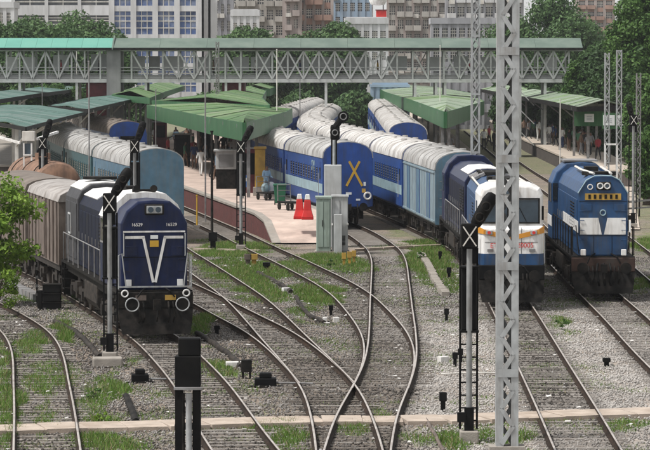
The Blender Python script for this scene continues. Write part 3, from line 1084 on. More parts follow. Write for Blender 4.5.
def loco_base(root, L, FW, fz=1.45, skirt=True, beam='dark', rim=None, foot='dark'):
    h = L / 2
    m = MB(); m.box((0, 0, fz), (FW, L - .3, .1)); m.box((0, 0, fz - .2), (FW - .3, L - .5, .3))
    m.build('footplate', M[foot], root)
    m = MB(); m.prism([(-.95, .35), (.95, .35), (1.1, .6), (1.1, 1.2), (-1.1, 1.2), (-1.1, .6)], 'y', -1.9, 1.9)
    m.build('fuel_tank', M['undergear'], root, bevel=.05)
    bogie(root, -h + 4.0, axles=3, wr=.52, pitch=1.75)
    bogie(root, h - 4.0, axles=3, wr=.52, pitch=1.75)
    for e in (-1, 1):
        bo = MB(); bo.box((0, e * (h - .1), 1.2), (FW, .2, .52))
        b = bo.build('buffer_beam', M[beam], root, bevel=.03)
        buffers(root, e * h, e, 1.1, .8, .21, rim)
        if skirt:
            m = MB()
            m.loft([[(-FW / 2, e * (h - .02), .95), (FW / 2, e * (h - .02), .95), (FW / 2, e * (h - .12), .95), (-FW / 2, e * (h - .12), .95)],
                    [(-FW / 2 + .05, e * (h + .1), .5), (FW / 2 - .05, e * (h + .1), .5), (FW / 2 - .05, e * (h - .0), .5), (-FW / 2 + .05, e * (h - .0), .5)],
                    [(-FW / 2 + .12, e * (h + .2), .14), (FW / 2 - .12, e * (h + .2), .14), (FW / 2 - .12, e * (h + .12), .14), (-FW / 2 + .12, e * (h + .12), .14)]])
            m.build('rail_guard', M['dark'], root)
        for x in (-.55, -.4, .4, .55):
            MB().tube([(x, e * (h + .02), 1.15), (x, e * (h + .2), 1.0), (x + .03, e * (h + .22), .7), (x, e * (h + .08), .5)], .03, 6).build('brake_hose', M['dark'], root)
        # corner steps
        for s in (-1, 1):
            m = MB()
            for zz in (.45, .8, 1.15): m.box((s * (FW / 2 - .16), e * (h - .75), zz), (.34, .5, .04))
            for q in (-.27, .27): m.box((s * (FW / 2 - .02), e * (h - .75) + q, .95), (.03, .03, 1.05))
            m.build('steps', M['dark'], root)


def railing(root, pts, z0, hgt, mat_, spacing=1.6):
    m = MB()
    for p, q in zip(pts[:-1], pts[1:]):
        p, q = Vector((*p, 0)), Vector((*q, 0))
        m.tube([p + Vector((0, 0, z0 + hgt)), q + Vector((0, 0, z0 + hgt))], .022, 6)
        n = max(1, round((q - p).length / spacing))
        for k in range(n + 1):
            c = p.lerp(q, k / n)
            m.tube([c + Vector((0, 0, z0)), c + Vector((0, 0, z0 + hgt))], .02, 6)
    return m.build('handrail', mat_, root)


def hood(root, name, w, y0, y1, z0, sh, top, matl, parent_panels=True, chamf=.45, bevel=.04):
    sec = [(-w / 2, z0), (w / 2, z0), (w / 2, sh), (w / 2 - chamf * .35, sh + (top - sh) * .55), (w / 2 - chamf, top - .04), (0, top), (-w / 2 + chamf, top - .04), (-w / 2 + chamf * .35, sh + (top - sh) * .55), (-w / 2, sh)]
    return MB().prism(sec, 'y', y0, y1).build(name, matl, root, bevel=bevel)


def roof_skin(par, w, sh, top, chamf, y0, y1):
    c = [(w / 2 - chamf * .35, sh + (top - sh) * .55), (w / 2 - chamf, top - .04), (0, top), (-w / 2 + chamf, top - .04), (-w / 2 + chamf * .35, sh + (top - sh) * .55)]
    o = [(x * 1.03, z + .03) for x, z in c]
    return MB().prism(o + [(x, z - .01) for x, z in reversed(c)], 'y', y0, y1).build('roof_cover', M['white'], par)


def side_doors(root, hd, w, y0, y1, z0, z1, n, matl, louvre=None):
    st = (y1 - y0) / n
    for s in (-1, 1):
        for k in range(n):
            yy = y0 + (k + .5) * st
            d = MB().box((s * (w / 2 + .012), yy, (z0 + z1) / 2), (.03, st - .07, z1 - z0)).build('hood_door', matl, hd, bevel=.012)
            MB().bar((s * (w / 2 + .045), yy + st * .3, (z0 + z1) / 2 - .12), (s * (w / 2 + .045), yy + st * .3, (z0 + z1) / 2 + .12), .025).build('door_handle', M['galv_d'], d)
            if louvre and k in louvre:
                m = MB()
                for q in range(8): m.box((s * (w / 2 + .035), yy, z1 - .2 - q * .12), (.03, st - .3, .05), ry=s * .5)
                m.build('louvre', M['dark'], d)


def alco(label, group, body, hoodm, nose_mat, L=17.0, FW=2.4, short_front=True, rim=None, beam='dark', cabm=None):
    """ALCO-type hood locomotive; the end towards -y is the one the photo shows"""
    root = thing('diesel_locomotive', label, 'locomotive', group=group)
    h = L / 2
    loco_base(root, L, FW, beam=beam, rim=rim)
    return root, h


# ===== navy locomotive with the white V
LN = 17.6
nav, h = alco('navy blue diesel locomotive with white V stripes on its nose, at left', None, None, None, None, L=LN, rim=M['galv'])
FW = 2.4
nose = hood(nav, 'nose', 2.14, -h + .32, -h + 2.4, 1.5, 3.62, 4.36, M['navy'], chamf=.55, bevel=.07)
yf = -h + .32
# cab, wider and higher than the hoods
csec = [(-1.2, 1.5), (1.2, 1.5), (1.2, 3.65), (1.0, 4.1), (.62, 4.45), (0, 4.5), (-.62, 4.45), (-1.0, 4.1), (-1.2, 3.65)]
cab = MB().prism(csec, 'y', -h + 2.4, -h + 4.9).build('cab', M['navy'], nav, bevel=.05)
MB().prism([(x * 1.03, z + .035) for x, z in csec[2:]], 'y', -h + 2.3, -h + 5.0).build('cab_roof', M['white'], cab)
for s in (-1, 1):
    for yy in (-h + 3.1, -h + 4.2):
        w = MB().box((s * 1.205, yy, 3.25), (.03, .75, .72)).build('cab_window', M['glass'], cab)
        m = MB()
        for q in (-.42, .42): m.box((s * 1.215, yy + q, 3.25), (.03, .06, .86))
        for q in (-.4, .4): m.box((s * 1.215, yy, 3.25 + q), (.03, .78, .06))
        m.build('window_frame', M['galv_d'], w)
    MB().box((s * 1.1, -h + 2.39, 3.25), (.16, .03, .7)).build('front_window', M['glass'], cab)
    MB().box((s * 1.21, -h + 3.65, 2.3), (.03, .85, 1.1)).build('cab_door', M['navy2'], cab)
# horns on the cab roof
m = MB()
for x in (-.28, .28): m.tube([(x, -h + 3.2, 4.62), (x, -h + 2.5, 4.64)], [.05, .12], 10)
m.box((0, -h + 3.1, 4.55), (.7, .12, .1)); m.build('horn', M['dark'], cab)
# long hood, taller grey radiator end
lh = hood(nav, 'long_hood', 1.95, -h + 4.9, h - 4.2, 1.5, 3.7, 4.25, M['navy2'], chamf=.5)
side_doors(nav, lh, 1.95, -h + 5.0, h - 4.3, 1.7, 3.5, 8, M['navy2'], louvre=(0, 1))
rh = hood(nav, 'radiator_hood', 2.1, h - 4.2, h - .35, 1.5, 3.85, 4.42, M['greyhood'], chamf=.5)
side_doors(nav, rh, 2.1, h - 4.1, h - .45, 1.7, 3.7, 2, M['greyhood'])
for s in (-1, 1):
    m = MB()
    for zz in (2.55, 3.25): m.box((s * 1.09, h - 1.9, zz), (.03, .8, .06))
    for q in (-.4, .4): m.box((s * 1.09, h - 1.9 + q, 2.9), (.03, .06, .76))
    m.build('shed_board', M['cabinetg'], rh)
roof_skin(lh, 1.95, 3.7, 4.25, .5, h - 8.4, h - 4.3)
roof_skin(rh, 2.1, 3.85, 4.42, .5, h - 4.0, h - .45)
m = MB(); m.box((0, -h + 6.6, 4.36), (.5, 1.0, .25)); m.box((0, -h + 6.6, 4.52), (.32, .7, .12)); m.build('exhaust_stack', M['dark'], lh)
MB().cyl((0, h - 2.2, 4.54), (0, 0, 1), .62, .1, 24).build('radiator_fan', M['dark'], rh)
# nose face: headlight, numbers, V, plates, seams
def face(m, nm, mt, par=nose): return m.build(nm, mt, par)
hl = MB().box((0, yf - .03, 4.06), (.62, .08, .34)).build('headlight', M['dark'], nose, bevel=.06)
MB().box((0, yf - .075, 4.06), (.5, .03, .24)).build('headlight_bezel', M['galv'], hl, bevel=.05)
for s in (-1, 1): MB().cyl((s * .12, yf - .095, 4.06), (0, 1, 0), .09, .03, 16).build('lamp_lens', M['glassb'], hl)
for s in (-1, 1): text_mesh('number', '16529', .145, M['white'], nose, (s * .55, yf - .012, 3.58))
face(MB().box((0, yf - .012, 3.36), (1.98, .02, .05)), 'stripe', M['white'])
for s in (-1, 1):
    v = MB()
    v.box((s * .62, yf - .012, 3.18), (.62, .02, .085))
    v.bar((s * .35, yf - .012, 3.20), (s * .035, yf - .012, 1.75), .085, .02, up=(0, 1, 0))
    face(v, 'chevron', M['white'])
face(MB().box((0, yf - .015, 3.19), (.24, .02, .12)), 'plate', M['boardwhite'])
face(MB().box((0, yf - .015, 2.98), (.28, .02, .2)), 'number_plate', M['yellow'])
face(MB().box((0, yf - .006, 2.55), (1.98, .012, .02)).box((0, yf - .006, 2.0), (.012, .012, 1.0)), 'seam', M['black'])
m = MB()
for s in (-1, 1):
    m.tube([(s * .98, yf - .1, 2.6), (s * .98, yf - .1, 3.3)], .018, 6)
    for zz in (2.6, 3.3): m.tube([(s * .98, yf, zz), (s * .98, yf - .1, zz)], .016, 6)
face(m, 'grab_rail', M['galv'])
for s in (-1, 1):
    face(MB().box((s * .82, yf - .03, 1.74), (.17, .06, .2)), 'marker_lamp', M['white'])
    m = MB().ring((s * .98, -h - .02, 1.42), (0, 1, 0), .1, .025)
    m.build('lamp_ring', M['white'], nav)
MB().box((0, -h + .12, 1.62), (2.3, .05, .045)).build('footplate_edge', M['galv'], nav)
for s, mm in ((-1, 'wagon'), (1, 'mustard')):
    MB().box((s * .47, -h - .012, 1.28), (.34, .02, .16)).build('beam_plate', M[mm], nav)
# end handrails each side of the nose
for s in (-1, 1):
    m = MB()
    m.tube([(s * 1.16, -h + .15, 1.55), (s * 1.16, -h + .15, 2.62), (s * 1.05, -h + .15, 2.68), (s * .92, -h + .15, 1.62)], .02, 6)
    m.tube([(s * 1.16, -h + .6, 1.55), (s * 1.16, -h + .6, 2.62)], .02, 6)
    m.build('end_handrail', M['galv'], nav)
    railing(nav, [(s * 1.17, -h + 5.2), (s * 1.17, h - .6)], 1.5, 1.0, M['galv_d'])
for s in (-1, 1):
    for k in range(4): MB().tube([(s * .78, yf, 2.1 + k * .38 + .0), (s * .78, yf - .07, 2.1 + k * .38), (s * .98, yf - .07, 2.1 + k * .38), (s * .98, yf, 2.1 + k * .38)], .012, 6).build('grab_iron', M['navy2'], nose)
    MB().box((s * .72, yf - .02, 2.75), (.34, .03, .3)).build('hatch', M['navy'], nose, bevel=.01)
    MB().tube([(s * .3, -h + .2, 1.6), (s * .45, -h - .1, 1.5), (s * .6, -h - .12, 1.3)], .025, 6).build('jumper_cable', M['black'], nav)
sn = place(nav, 't2', 338, 156, LN)

# ===== second locomotive behind it: short hood glimpsed beyond, white roof
l2, h2 = alco('dark hooded locomotive coupled behind the white nosed one', None, None, None, None, L=16.5)
a2 = hood(l2, 'hood', 1.95, -h2 + .4, h2 - 4.5, 1.5, 3.7, 4.25, M['navy'], chamf=.5)
side_doors(l2, a2, 1.95, -h2 + .6, h2 - 4.7, 1.7, 3.5, 8, M['navy2'], louvre=(0, 1))
roof_skin(a2, 1.95, 3.7, 4.25, .5, -h2 + .5, -h2 + 6)
c2 = MB().prism(csec, 'y', h2 - 4.5, h2 - 2.2).build('cab', M['navy'], l2, bevel=.05)
hood(l2, 'nose', 2.1, h2 - 2.2, h2 - .4, 1.5, 3.5, 4.1, M['navy'])
for s in (-1, 1):
    MB().box((s * 1.205, h2 - 3.3, 3.2), (.03, 1.5, .7)).build('cab_window', M['glass'], c2)
    railing(l2, [(s * 1.17, -h2 + .5), (s * 1.17, h2 - 4.6)], 1.5, 1.0, M['galv_d'])

# ===== weathered van and tank wagon further left
def wagon_on(key, s0, L, label, kind, rfm=None):
    root = thing('tank_wagon' if kind == 'tank' else 'covered_wagon', label, 'wagon')
    h = L / 2
    MB().box((0, 0, 1.1), (2.3, L - .2, .25)).build('underframe', M['undergear'], root)
    bogie(root, -h + 2); bogie(root, h - 2)
    buffers(root, -h, -1); buffers(root, h, 1)
    if kind == 'tank':
        rings = []
        for yy, rr in ((-h + .2, .35), (-h + .24, .8), (-h + .4, 1.1), (-h + .7, 1.2), (h - .7, 1.2), (h - .4, 1.1), (h - .24, .8), (h - .2, .35)):
            rings.append([(rr * math.cos(k * math.pi / 12), yy, 2.55 + rr * math.sin(k * math.pi / 12)) for k in range(24)])
        t = MB().loft(rings).build('tank', M['tank'], root, 35)
        MB().cyl((0, 0, 3.85), (0, 0, 1), .4, .4, 18).build('dome', M['tank'], t, 35)
        for yy in (-h + 2, 0, h - 2): MB().ring((0, yy, 2.55), (0, 1, 0), 1.21, .04, 24).build('tank_band', M['undergear'], t)
        m = MB()
        for q in (-.3, .3): m.bar((1.3, q, 1.2), (1.0, q, 3.7), .05)
        for k in range(6): m.bar((1.28 - k * .05, -.3, 1.5 + k * .4), (1.28 - k * .05, .3, 1.5 + k * .4), .03)
        m.build('ladder', M['dark'], root)
    else:
        b = MB().box((0, 0, 2.4), (2.4, L - .1, 2.4)).build('body', M['wagon'], root)
        rs = arc_section(2.46, 3.55, 4.05, 9)
        MB().loft([[(x, y, z) for x, z in rs] for y in (-h, h)]).build('roof', rfm or M['roofd'], root, 50)
        for s in (-1, 1):
            m = MB()
            for k in range(9): m.box((s * 1.21, -h + .5 + k * (L - 1) / 8, 2.4), (.08, .1, 2.3))
            m.build('side_post', M['wagon'], b)
            MB().box((s * 1.23, 0, 2.4), (.06, 1.8, 2.1)).build('sliding_door', M['wagon'], b)
    a = along(TR[key], s0); b2 = along(TR[key], s0 + L); c = (a + b2) / 2; d = b2 - a
    root.location = (c[0], c[1], RT); root.rotation_euler = (0, 0, math.atan2(d[1], d[0]) - math.pi / 2)


wagon_on('t2', sn + LN + .7, 10, 'weathered covered wagon with pale roof coupled behind the navy locomotive', 'van', M['wagonroof'])
wagon_on('t2', sn + LN + 11.6, 10, 'brown covered wagon behind the leafy branches at left', 'van')
wagon_on('t3a', s_at_y(TR['t3a'], P(45, 233).y), 11, 'rusty brown tank wagon at the far left below the teal canopy', 'tank')

# ===== white and orange locomotive
LW = 19.0
wl_ = thing('diesel_locomotive', 'white nosed diesel locomotive with orange band and blue lower nose', 'locomotive')
loco_base(wl_, LW, 2.36, 1.35, beam='black')
h = LW / 2
# nose in cream, lofted: raked windscreen above a bluff nose
def nose_ring(y, w, z0, sh, top):
    return [(-w / 2, y, z0), (w / 2, y, z0), (w / 2, y, sh), (w / 2 - .12, y, sh + (top - sh) * .6), (w / 2 - .42, y, top - .02), (0, y, top), (-w / 2 + .42, y, top - .02), (-w / 2 + .12, y, sh + (top - sh) * .6), (-w / 2, y, sh)]
wc = MB().loft([nose_ring(-h + .62, 2.16, 2.8, 3.9, 4.28), nose_ring(-h + .9, 2.34, 2.8, 3.98, 4.36), nose_ring(-h + 3.3, 2.36, 2.8, 3.98, 4.36)]).build('cab', M['white'], wl_, bevel=.05)
lo = MB()
lo.loft([[(-.98, -h + .25, 1.45), (.98, -h + .25, 1.45), (.98, -h + .25, 2.75), (-.98, -h + .25, 2.75)],
         [(-1.16, -h + .5, 1.45), (1.16, -h + .5, 1.45), (1.16, -h + .5, 2.85), (-1.16, -h + .5, 2.85)],
         [(-1.18, -h + 3.3, 1.45), (1.18, -h + 3.3, 1.45), (1.18, -h + 3.3, 2.85), (-1.18, -h + 3.3, 2.85)]])
ns = lo.build('nose', M['white'], wl_, bevel=.05)
def nf(z0, z1, mt, nm, pr=.012):
    m = MB()
    xs = [(-1.17 - pr, -h + 1.6), (-1.17 - pr, -h + .5 - pr * .3), (-.985, -h + .25 - pr), (.985, -h + .25 - pr), (1.17 + pr, -h + .5 - pr * .3), (1.17 + pr, -h + 1.6)]
    m.loft([[(x, y, z0), (x, y, z1)] for x, y in xs], caps=False, closed=False)
    o = m.build(nm, mt, ns); so_ = o.modifiers.new('solid', 'SOLIDIFY'); so_.thickness = .01
    return o
nf(1.45, 1.86, M['locoblue'], 'blue_band')
# orange band dipping to the middle
m = MB()
yb = -h + .25 - .02
for s in (-1, 1):
    m.add([(s * .0, yb, 2.34), (s * .98, yb, 2.56), (s * .98, yb, 2.84 - .1), (s * 0, yb, 2.5)], [(0, 1, 2, 3)])
    m.add([(s * .985, yb, 2.56), (s * 1.185, -h + .49, 2.6), (s * 1.185, -h + .49, 2.84), (s * .985, yb, 2.74)], [(0, 1, 2, 3)])
    m.add([(s * 1.195, -h + .49, 2.6), (s * 1.195, -h + 3.2, 2.6), (s * 1.195, -h + 3.2, 2.84), (s * 1.195, -h + .49, 2.84)], [(0, 1, 2, 3)])
o = m.build('orange_band', M['orange'], ns); so_ = o.modifiers.new('solid', 'SOLIDIFY'); so_.thickness = .012
for s in (-1, 1):
    q = MB().box((s * .8, yb - .03, 2.62), (.24, .06, .16)).build('tail_lamp', M['galv'], ns, bevel=.02)
    MB().cyl((s * .8, yb - .065, 2.62), (0, 1, 0), .06, .03, 12).build('lens', M['redtext'], q)
    g = MB(); g.loft([[(s * .14, -h + .605, 2.98), (s * .98, -h + .605, 2.98), (s * .98, -h + .585, 3.78), (s * .14, -h + .585, 3.78)], [(s * .14, -h + .68, 2.98), (s * .98, -h + .68, 2.98), (s * .98, -h + .68, 3.78), (s * .14, -h + .68, 3.78)]])
    w = g.build('windscreen', M['glassb'], wc)
    m = MB()
    for x in (.11, 1.01): m.box((s * x, -h + .59, 3.38), (.05, .05, .92))
    for z in (2.95, 3.82): m.box((s * .56, -h + .585, z), (.94, .05, .05))
    m.bar((s * .55, -h + .54, 3.0), (s * .3, -h + .54, 3.5), .025)
    m.build('windscreen_frame', M['black'], w)
    sw = MB().box((s * 1.172, -h + 2.1, 3.35), (.03, .9, .7)).build('side_window', M['glass'], wc)
    MB().box((s * 1.15, -h + .75, 3.3), (.08, .06, .5)).build('mirror', M['black'], wc)
    MB().tube([(s * 1.2, -h + .4, 1.5), (s * 1.2, -h + .4, 2.5)], .02, 6).build('handrail', M['galv'], ns)
text_mesh('lettering', 'ET', .26, M['redtext'], ns, (-.62, yb - .006, 2.14))
text_mesh('lettering', '20005', .24, M['redtext'], ns, (.5, yb - .006, 2.16))
hl = MB().box((0, -h + .6, 4.08), (.5, .12, .24)).build('headlight', M['galv'], wc, bevel=.03)
for s in (-1, 1): MB().cyl((s * .12, -h + .53, 4.08), (0, 1, 0), .09, .03, 14).build('lens', M['glassb'], hl)
wh = hood(wl_, 'long_hood', 1.9, -h + 3.3, h - .5, 1.4, 3.6, 4.15, M['locoblue'], chamf=.45)
side_doors(wl_, wh, 1.9, -h + 3.6, h - 4.2, 1.6, 3.4, 8, M['locoblue'], louvre=(1, 2, 5))
rf = MB()
for yy in (h - 1.6, h - 3.2): rf.cyl((0, yy, 4.2), (0, 0, 1), .6, .16, 22)
rf.build('radiator_fan', M['dark'], wh, 40)
for s in (-1, 1):
    m = MB()
    for k in range(5): m.box((s * .62, h - 1.0 - k * .8, 4.12), (.55, .66, .1), ry=s * .45)
    m.build('radiator_grille', M['galv_d'], wh)
    m = MB().tube([(s * .9, -h + 3.4, 4.05), (s * .95, -h + 8, 4.12), (s * .9, h - 5, 4.12)], .04, 6)
    m.build('roof_pipe', M['offwhite'], wh)
    railing(wl_, [(s * 1.15, -h + 3.4), (s * 1.15, h - .6)], 1.4, 1.0, M['galv_d'])
m = MB(); m.box((0, -h + 7.5, 4.22), (.7, 1.6, .25)); m.box((0, -h + 10.5, 4.18), (.9, 1.2, .2)); m.build('exhaust_housing', M['dark'], wh, bevel=.04)
MB().box((0, -h + 4.3, 4.25), (1.3, 1.2, .2)).build('roof_hatch', M['offwhite'], wh, bevel=.04)
for s in (-1, 1):
    MB().box((s * .36, yb + .016, 2.15), (.012, .012, 1.3)).build('door_seam', M['dark'], ns)
    MB().tube([(s * .25, -h + .2, 1.5), (s * .45, -h - .1, 1.4), (s * .6, -h - .12, 1.2)], .028, 6).build('jumper_cable', M['black'], wl_)
    MB().tube([(s * .2, -h + 1.6, 4.42), (s * .2, -h + 1.0, 4.44)], [.04, .1], 10).build('horn', M['galv_d'], wc, 40)
    MB().box((s * .75, yb - .01, 1.98), (.22, .03, .1)).build('step_plate', M['galv_d'], ns)
MB().box((0, yb + .014, 2.28), (1.9, .012, .012)).build('panel_seam', M['dark'], ns)
sw_ = place(wl_, 't8', 306, 511, LW)
l3 = l2
q = along(TR['t8'], sw_ + LW + .9); q2 = along(TR['t8'], sw_ + LW + .9 + 16.5); qc = (q + q2) / 2; qd = q2 - q
l3.location = (qc[0], qc[1], RT); l3.rotation_euler = (0, 0, math.atan2(qd[1], qd[0]) - math.pi / 2)
sw_ += 17.4
s0 = sw_ + LW + .9
coach('parcel', 'pale grey blue parcel coach, nearest coach of the train right of the X train', 't8', s0, 'coaches of the parcel train')
for i in range(9):
    coach('blue', f'{words[i]} coach of the parcel train, ' + ('blue sides and pale band' if i < 1 else 'white roof'), 't8', s0 + GP * (i + 1), 'coaches of the parcel train')

# ===== blue locomotive with white panels, long hood leading
LB = 17.0
bl, h = alco('blue diesel locomotive with two white nose panels and brown buffer beam at right', None, None, None, None, L=LB, FW=2.36, beam='brownbeam')
hb = hood(bl, 'long_hood', 1.86, -h + .35, h - 5.2, 1.5, 3.85, 4.5, M['locoblue'], chamf=.5, bevel=.06)
yf = -h + .35
side_doors(bl, hb, 1.86, -h + .6, h - 5.4, 1.7, 3.6, 9, M['locoblue'], louvre=(1, 2))
cabr = MB().prism([(-1.19, 1.5), (1.19, 1.5), (1.19, 3.8), (1.0, 4.25), (.6, 4.6), (0, 4.66), (-.6, 4.6), (-1.0, 4.25), (-1.19, 3.8)], 'y', h - 5.2, h - 2.6).build('cab', M['locoblue'], bl, bevel=.05)
hood(bl, 'short_hood', 2.1, h - 2.6, h - .4, 1.5, 3.6, 4.2, M['locoblue'])
for s in (-1, 1):
    MB().box((s * 1.06, h - 5.21, 3.45), (.2, .03, .7)).build('front_window', M['glass'], cabr)
    for yy in (h - 4.5, h - 3.3): MB().box((s * 1.195, yy, 3.4), (.03, .8, .75)).build('cab_window', M['glass'], cabr)
    MB().box((s * 1.197, h - 3.9, 2.25), (.02, 2.58, .42)).build('white_stripe', M['white'], cabr)
    MB().box((s * .975, -h / 2 - .4, 2.62), (.012, LB * .5, .42)).build('white_stripe', M['white'], hb)
    MB().box((s * .52, yf - .012, 2.62), (.66, .02, .62)).build('white_panel', M['white'], hb)
    m = MB().add([(s * .17, yf - .01, 2.93), (s * .19, yf - .01, 2.93), (s * .19, yf - .01, 2.31), (s * .04, yf - .01, 2.31)], [(0, 1, 2, 3)]); m.build('panel_edge', M['white'], hb)
    m = MB(); m.tube([(s * 1.14, -h + .15, 1.55), (s * 1.14, -h + .15, 2.6), (s * 1.02, -h + .15, 2.66), (s * .9, -h + .15, 1.6)], .02, 6)
    m.tube([(s * 1.14, -h + .7, 1.55), (s * 1.14, -h + .7, 2.6)], .02, 6)
    m.build('end_handrail', M['dark'], bl)
    railing(bl, [(s * 1.15, -h + .8), (s * 1.15, h - 5.3)], 1.5, 1.05, M['dark'])
    MB().box((s * .75, -h - .02, 1.66), (.2, .06, .24)).build('marker_lamp', M['white'], bl, bevel=.03)
MB().ring((0, yf - .01, 3.12), (0, 1, 0), .1, .022).build('emblem', M['band'], hb)
hl = MB().box((.02, yf - .04, 4.12), (.56, .1, .3)).build('headlight', M['dark'], hb, bevel=.06)
for s in (-1, 1):
    MB().ring((.02 + s * .13, yf - .1, 4.12), (0, 1, 0), .1, .025).build('lamp_rim', M['white'], hl)
    MB().cyl((.02 + s * .13, yf - .09, 4.12), (0, 1, 0), .09, .02, 14).build('lens', M['glassb'], hl)
q = MB().ring((-.48, yf - .04, 4.08), (0, 1, 0), .09, .02).build('lamp_rim', M['white'], hb)
np_ = MB().box((0, yf - .02, 3.72), (1.34, .04, .24)).build('number_board', M['mustard'], hb)
for k in range(6): MB().box((-.5 + k * .2, yf - .045, 3.72), (.09, .012, .16)).build('board_mark', M['dark'], np_)
m = MB(); m.tube([(-.93, yf - .02, 3.85), (-.62, yf - .02, 4.34), (-.3, yf - .02, 4.5), (.3, yf - .02, 4.5), (.62, yf - .02, 4.34), (.93, yf - .02, 3.85)], .022, 6); m.build('edge_line', M['band'], hb)
m = MB(); m.cyl((0, -h + 2.4, 4.52), (0, 0, 1), .65, .14, 24); m.build('radiator_fan', M['dark'], hb)
m = MB(); m.tube([(-.3, -h + 1, 4.56), (-.55, -h + 4, 4.6), (-.5, -h + 8, 4.6)], .05, 6); m.tube([(.35, -h + 1, 4.56), (.5, -h + 8, 4.58)], .05, 6); m.build('roof_pipe', M['offwhite'], hb)
m = MB(); m.box((0, -h + 6.5, 4.55), (.5, 1.0, .2)); m.build('exhaust_stack', M['dark'], hb)
MB().box((0, h - 3.9, 4.7), (1.4, 2.2, .06)).build('roof_hatch', M['galv_d'], cabr)
for x in (-.22, .0, .22): MB().tube([(x, -h - .1, 1.25), (x * 1.2, -h - .28, 1.0), (x, -h - .3, .6), (x + .05, -h - .1, .45)], .045, 8).build('brake_hose', M['black'], bl)
for s in (-1, 1):
    for k in range(5): MB().tube([(s * .7, yf, 1.75 + k * .36), (s * .7, yf - .06, 1.75 + k * .36), (s * .88, yf - .06, 1.75 + k * .36), (s * .88, yf, 1.75 + k * .36)], .012, 6).build('grab_iron', M['locoblue'], hb)
    MB().box((s * .34, yf - .005, 1.9), (.012, .01, .75)).build('door_seam', M['black'], hb)
    MB().tube([(s * .3, -h + .25, 1.6), (s * .5, -h - .08, 1.5), (s * .62, -h - .12, 1.25)], .028, 6).build('jumper_cable', M['black'], bl)
    MB().box((s * .62, yf - .015, 3.32), (.4, .02, .26)).build('hatch', M['locoblue'], hb, bevel=.008)
for z_ in (3.55, 2.27): MB().box((0, yf - .005, z_), (1.8, .008, .014)).build('panel_seam', M['black'], hb)
sb_ = place(bl, 't9', 297, 603, LB)

# ================================================================ FOOT OVERBRIDGE
FD = F / 10.8                       # distance of its near side
k10 = FD / F
fx = lambda x: (x - 325) * k10
fz = lambda y: CZ + (60 - y) * k10
fob = thing('foot_overbridge', 'long covered steel footbridge with green roof spanning the whole station', 'footbridge', (0, FD, 0))
ZB, ZT, ZE, ZR = fz(82), fz(50), fz(48), fz(38)
x0, x1 = fx(-40), fx(582)
FWD = 4.2
MB().lohi((x0, 0, ZB), (x1, FWD, ZB + .22)).build('deck', M['fobfloor'], fob)
for nm, yy in (('girder', -.08), ('girder', FWD + .08)):
    MB().box(((x0 + x1) / 2, yy, ZB + .13), (x1 - x0, .14, .36)).build(nm, M['fobsteel'], fob)
    MB().box(((x0 + x1) / 2, yy, ZT), (x1 - x0, .12, .2)).build('top_chord', M['fobsteel'], fob)
for a, b, mt in ((x0, fx(113), 'fobroof2'), (fx(113.4), x1, 'fobroof')):
    sec = [(-.75, ZE), (FWD / 2, ZR), (FWD + .75, ZE), (FWD + .75, ZE - .1), (FWD / 2, ZR - .1), (-.75, ZE - .1)]
    n = 10
    for k in range(n):
        u, v = a + (b - a) * k / n, a + (b - a) * (k + 1) / n - .015
        MB().prism(sec, 'x', u, v).build('roof_panel', M[mt], fob)
    MB().lohi((a, -.8, ZE - .2), (b, -.77, ZE + .02)).build('eave_shade_gutter', M['dark'], fob)  # gutter coloured dark to stand for the shadow under the eave
MB().prism([(-.9, ZE), (FWD / 2, ZR + .25), (FWD + .9, ZE), (FWD + .9, ZE - .15), (FWD / 2, ZR + .05), (-.9, ZE - .15)], 'x', fx(112.6), fx(114)).build('roof_joint', M['fobroof'], fob)
post_me = MB().box((0, 0, (ZT + ZB) / 2), (.15, .12, ZT - ZB)).mesh('post', M['fobsteel'])
dg = {}
xs = []
x = -32.0
while x < 580:
    xs.append(x)
    x += 13.0 if x < 85 else 15.6
CROSS = (185, 272, 288, 320, 335, 366, 382, 200, 476, 490, 535, 552)
for i, xp in enumerate(xs):
    for yy in (-.08, FWD + .08):
        link_mesh('post', post_me, fob, (fx(xp), yy, 0))
    if i + 1 < len(xs) and not (100 < xp < 122):
        a, b = fx(xp), fx(xs[i + 1])
        mid = (xp + xs[i + 1]) / 2
        full = any(abs(mid - c) < 9 for c in CROSS)
        d = []
        if full or xp < 90 or i % 2 == 0:
            d = [((a, ZB + .3), (b, ZT - .1))] if i % 2 else [((b, ZB + .3), (a, ZT - .1))]
        if full:
            d = [((a, ZB + .3), (b, ZT - .1)), ((b, ZB + .3), (a, ZT - .1))]
        for j, (p, q) in enumerate(d):
            MB().bar((p[0], -.17 - .05 * j, p[1]), (q[0], -.17 - .05 * j, q[1]), .05, .15, up=(1, 0, 0)).build('diagonal', M['fobsteel'], fob)
        if i % 2 == 0:
            MB().bar((a, FWD + .12, ZB + .3), (b, FWD + .12, ZT - .1), .1, .1).build('diagonal', M['fobsteel'], fob)
for zz in (.45, .75, 1.05, 1.35):
    for yy in (.0, FWD - .05):
        MB().box(((x0 + x1) / 2, yy, ZB + zz), (x1 - x0, .04, .06)).build('railing', M['fobsteel'], fob)
m = MB(); m.box(((x0 + x1) / 2, .02, ZB + .42), (x1 - x0, .02, .5)); m.build('kick_mesh', M['greywall'], fob)
for a, b, top in ((50, 66, 55), (128, 143, 56), (147, 158, 56), (196, 208, 57), (232, 248, 57), (276, 296, 57), (311, 333, 57), (346, 370, 57), (388, 408, 56), (430, 446, 57), (455, 470, 56), (512, 530, 58), (548, 560, 57), (20, 32, 57), (88, 106, 54), (2, 14, 57), (160, 182, 56), (212, 228, 57), (250, 270, 57), (298, 309, 57), (335, 344, 58), (478, 500, 57)):
    MB().lohi((fx(a), FWD - .25, fz(70)), (fx(b), FWD - .2, fz(top))).build('advert_panel', M['boardwhite' if a % 3 else 'cabinetg'], fob)
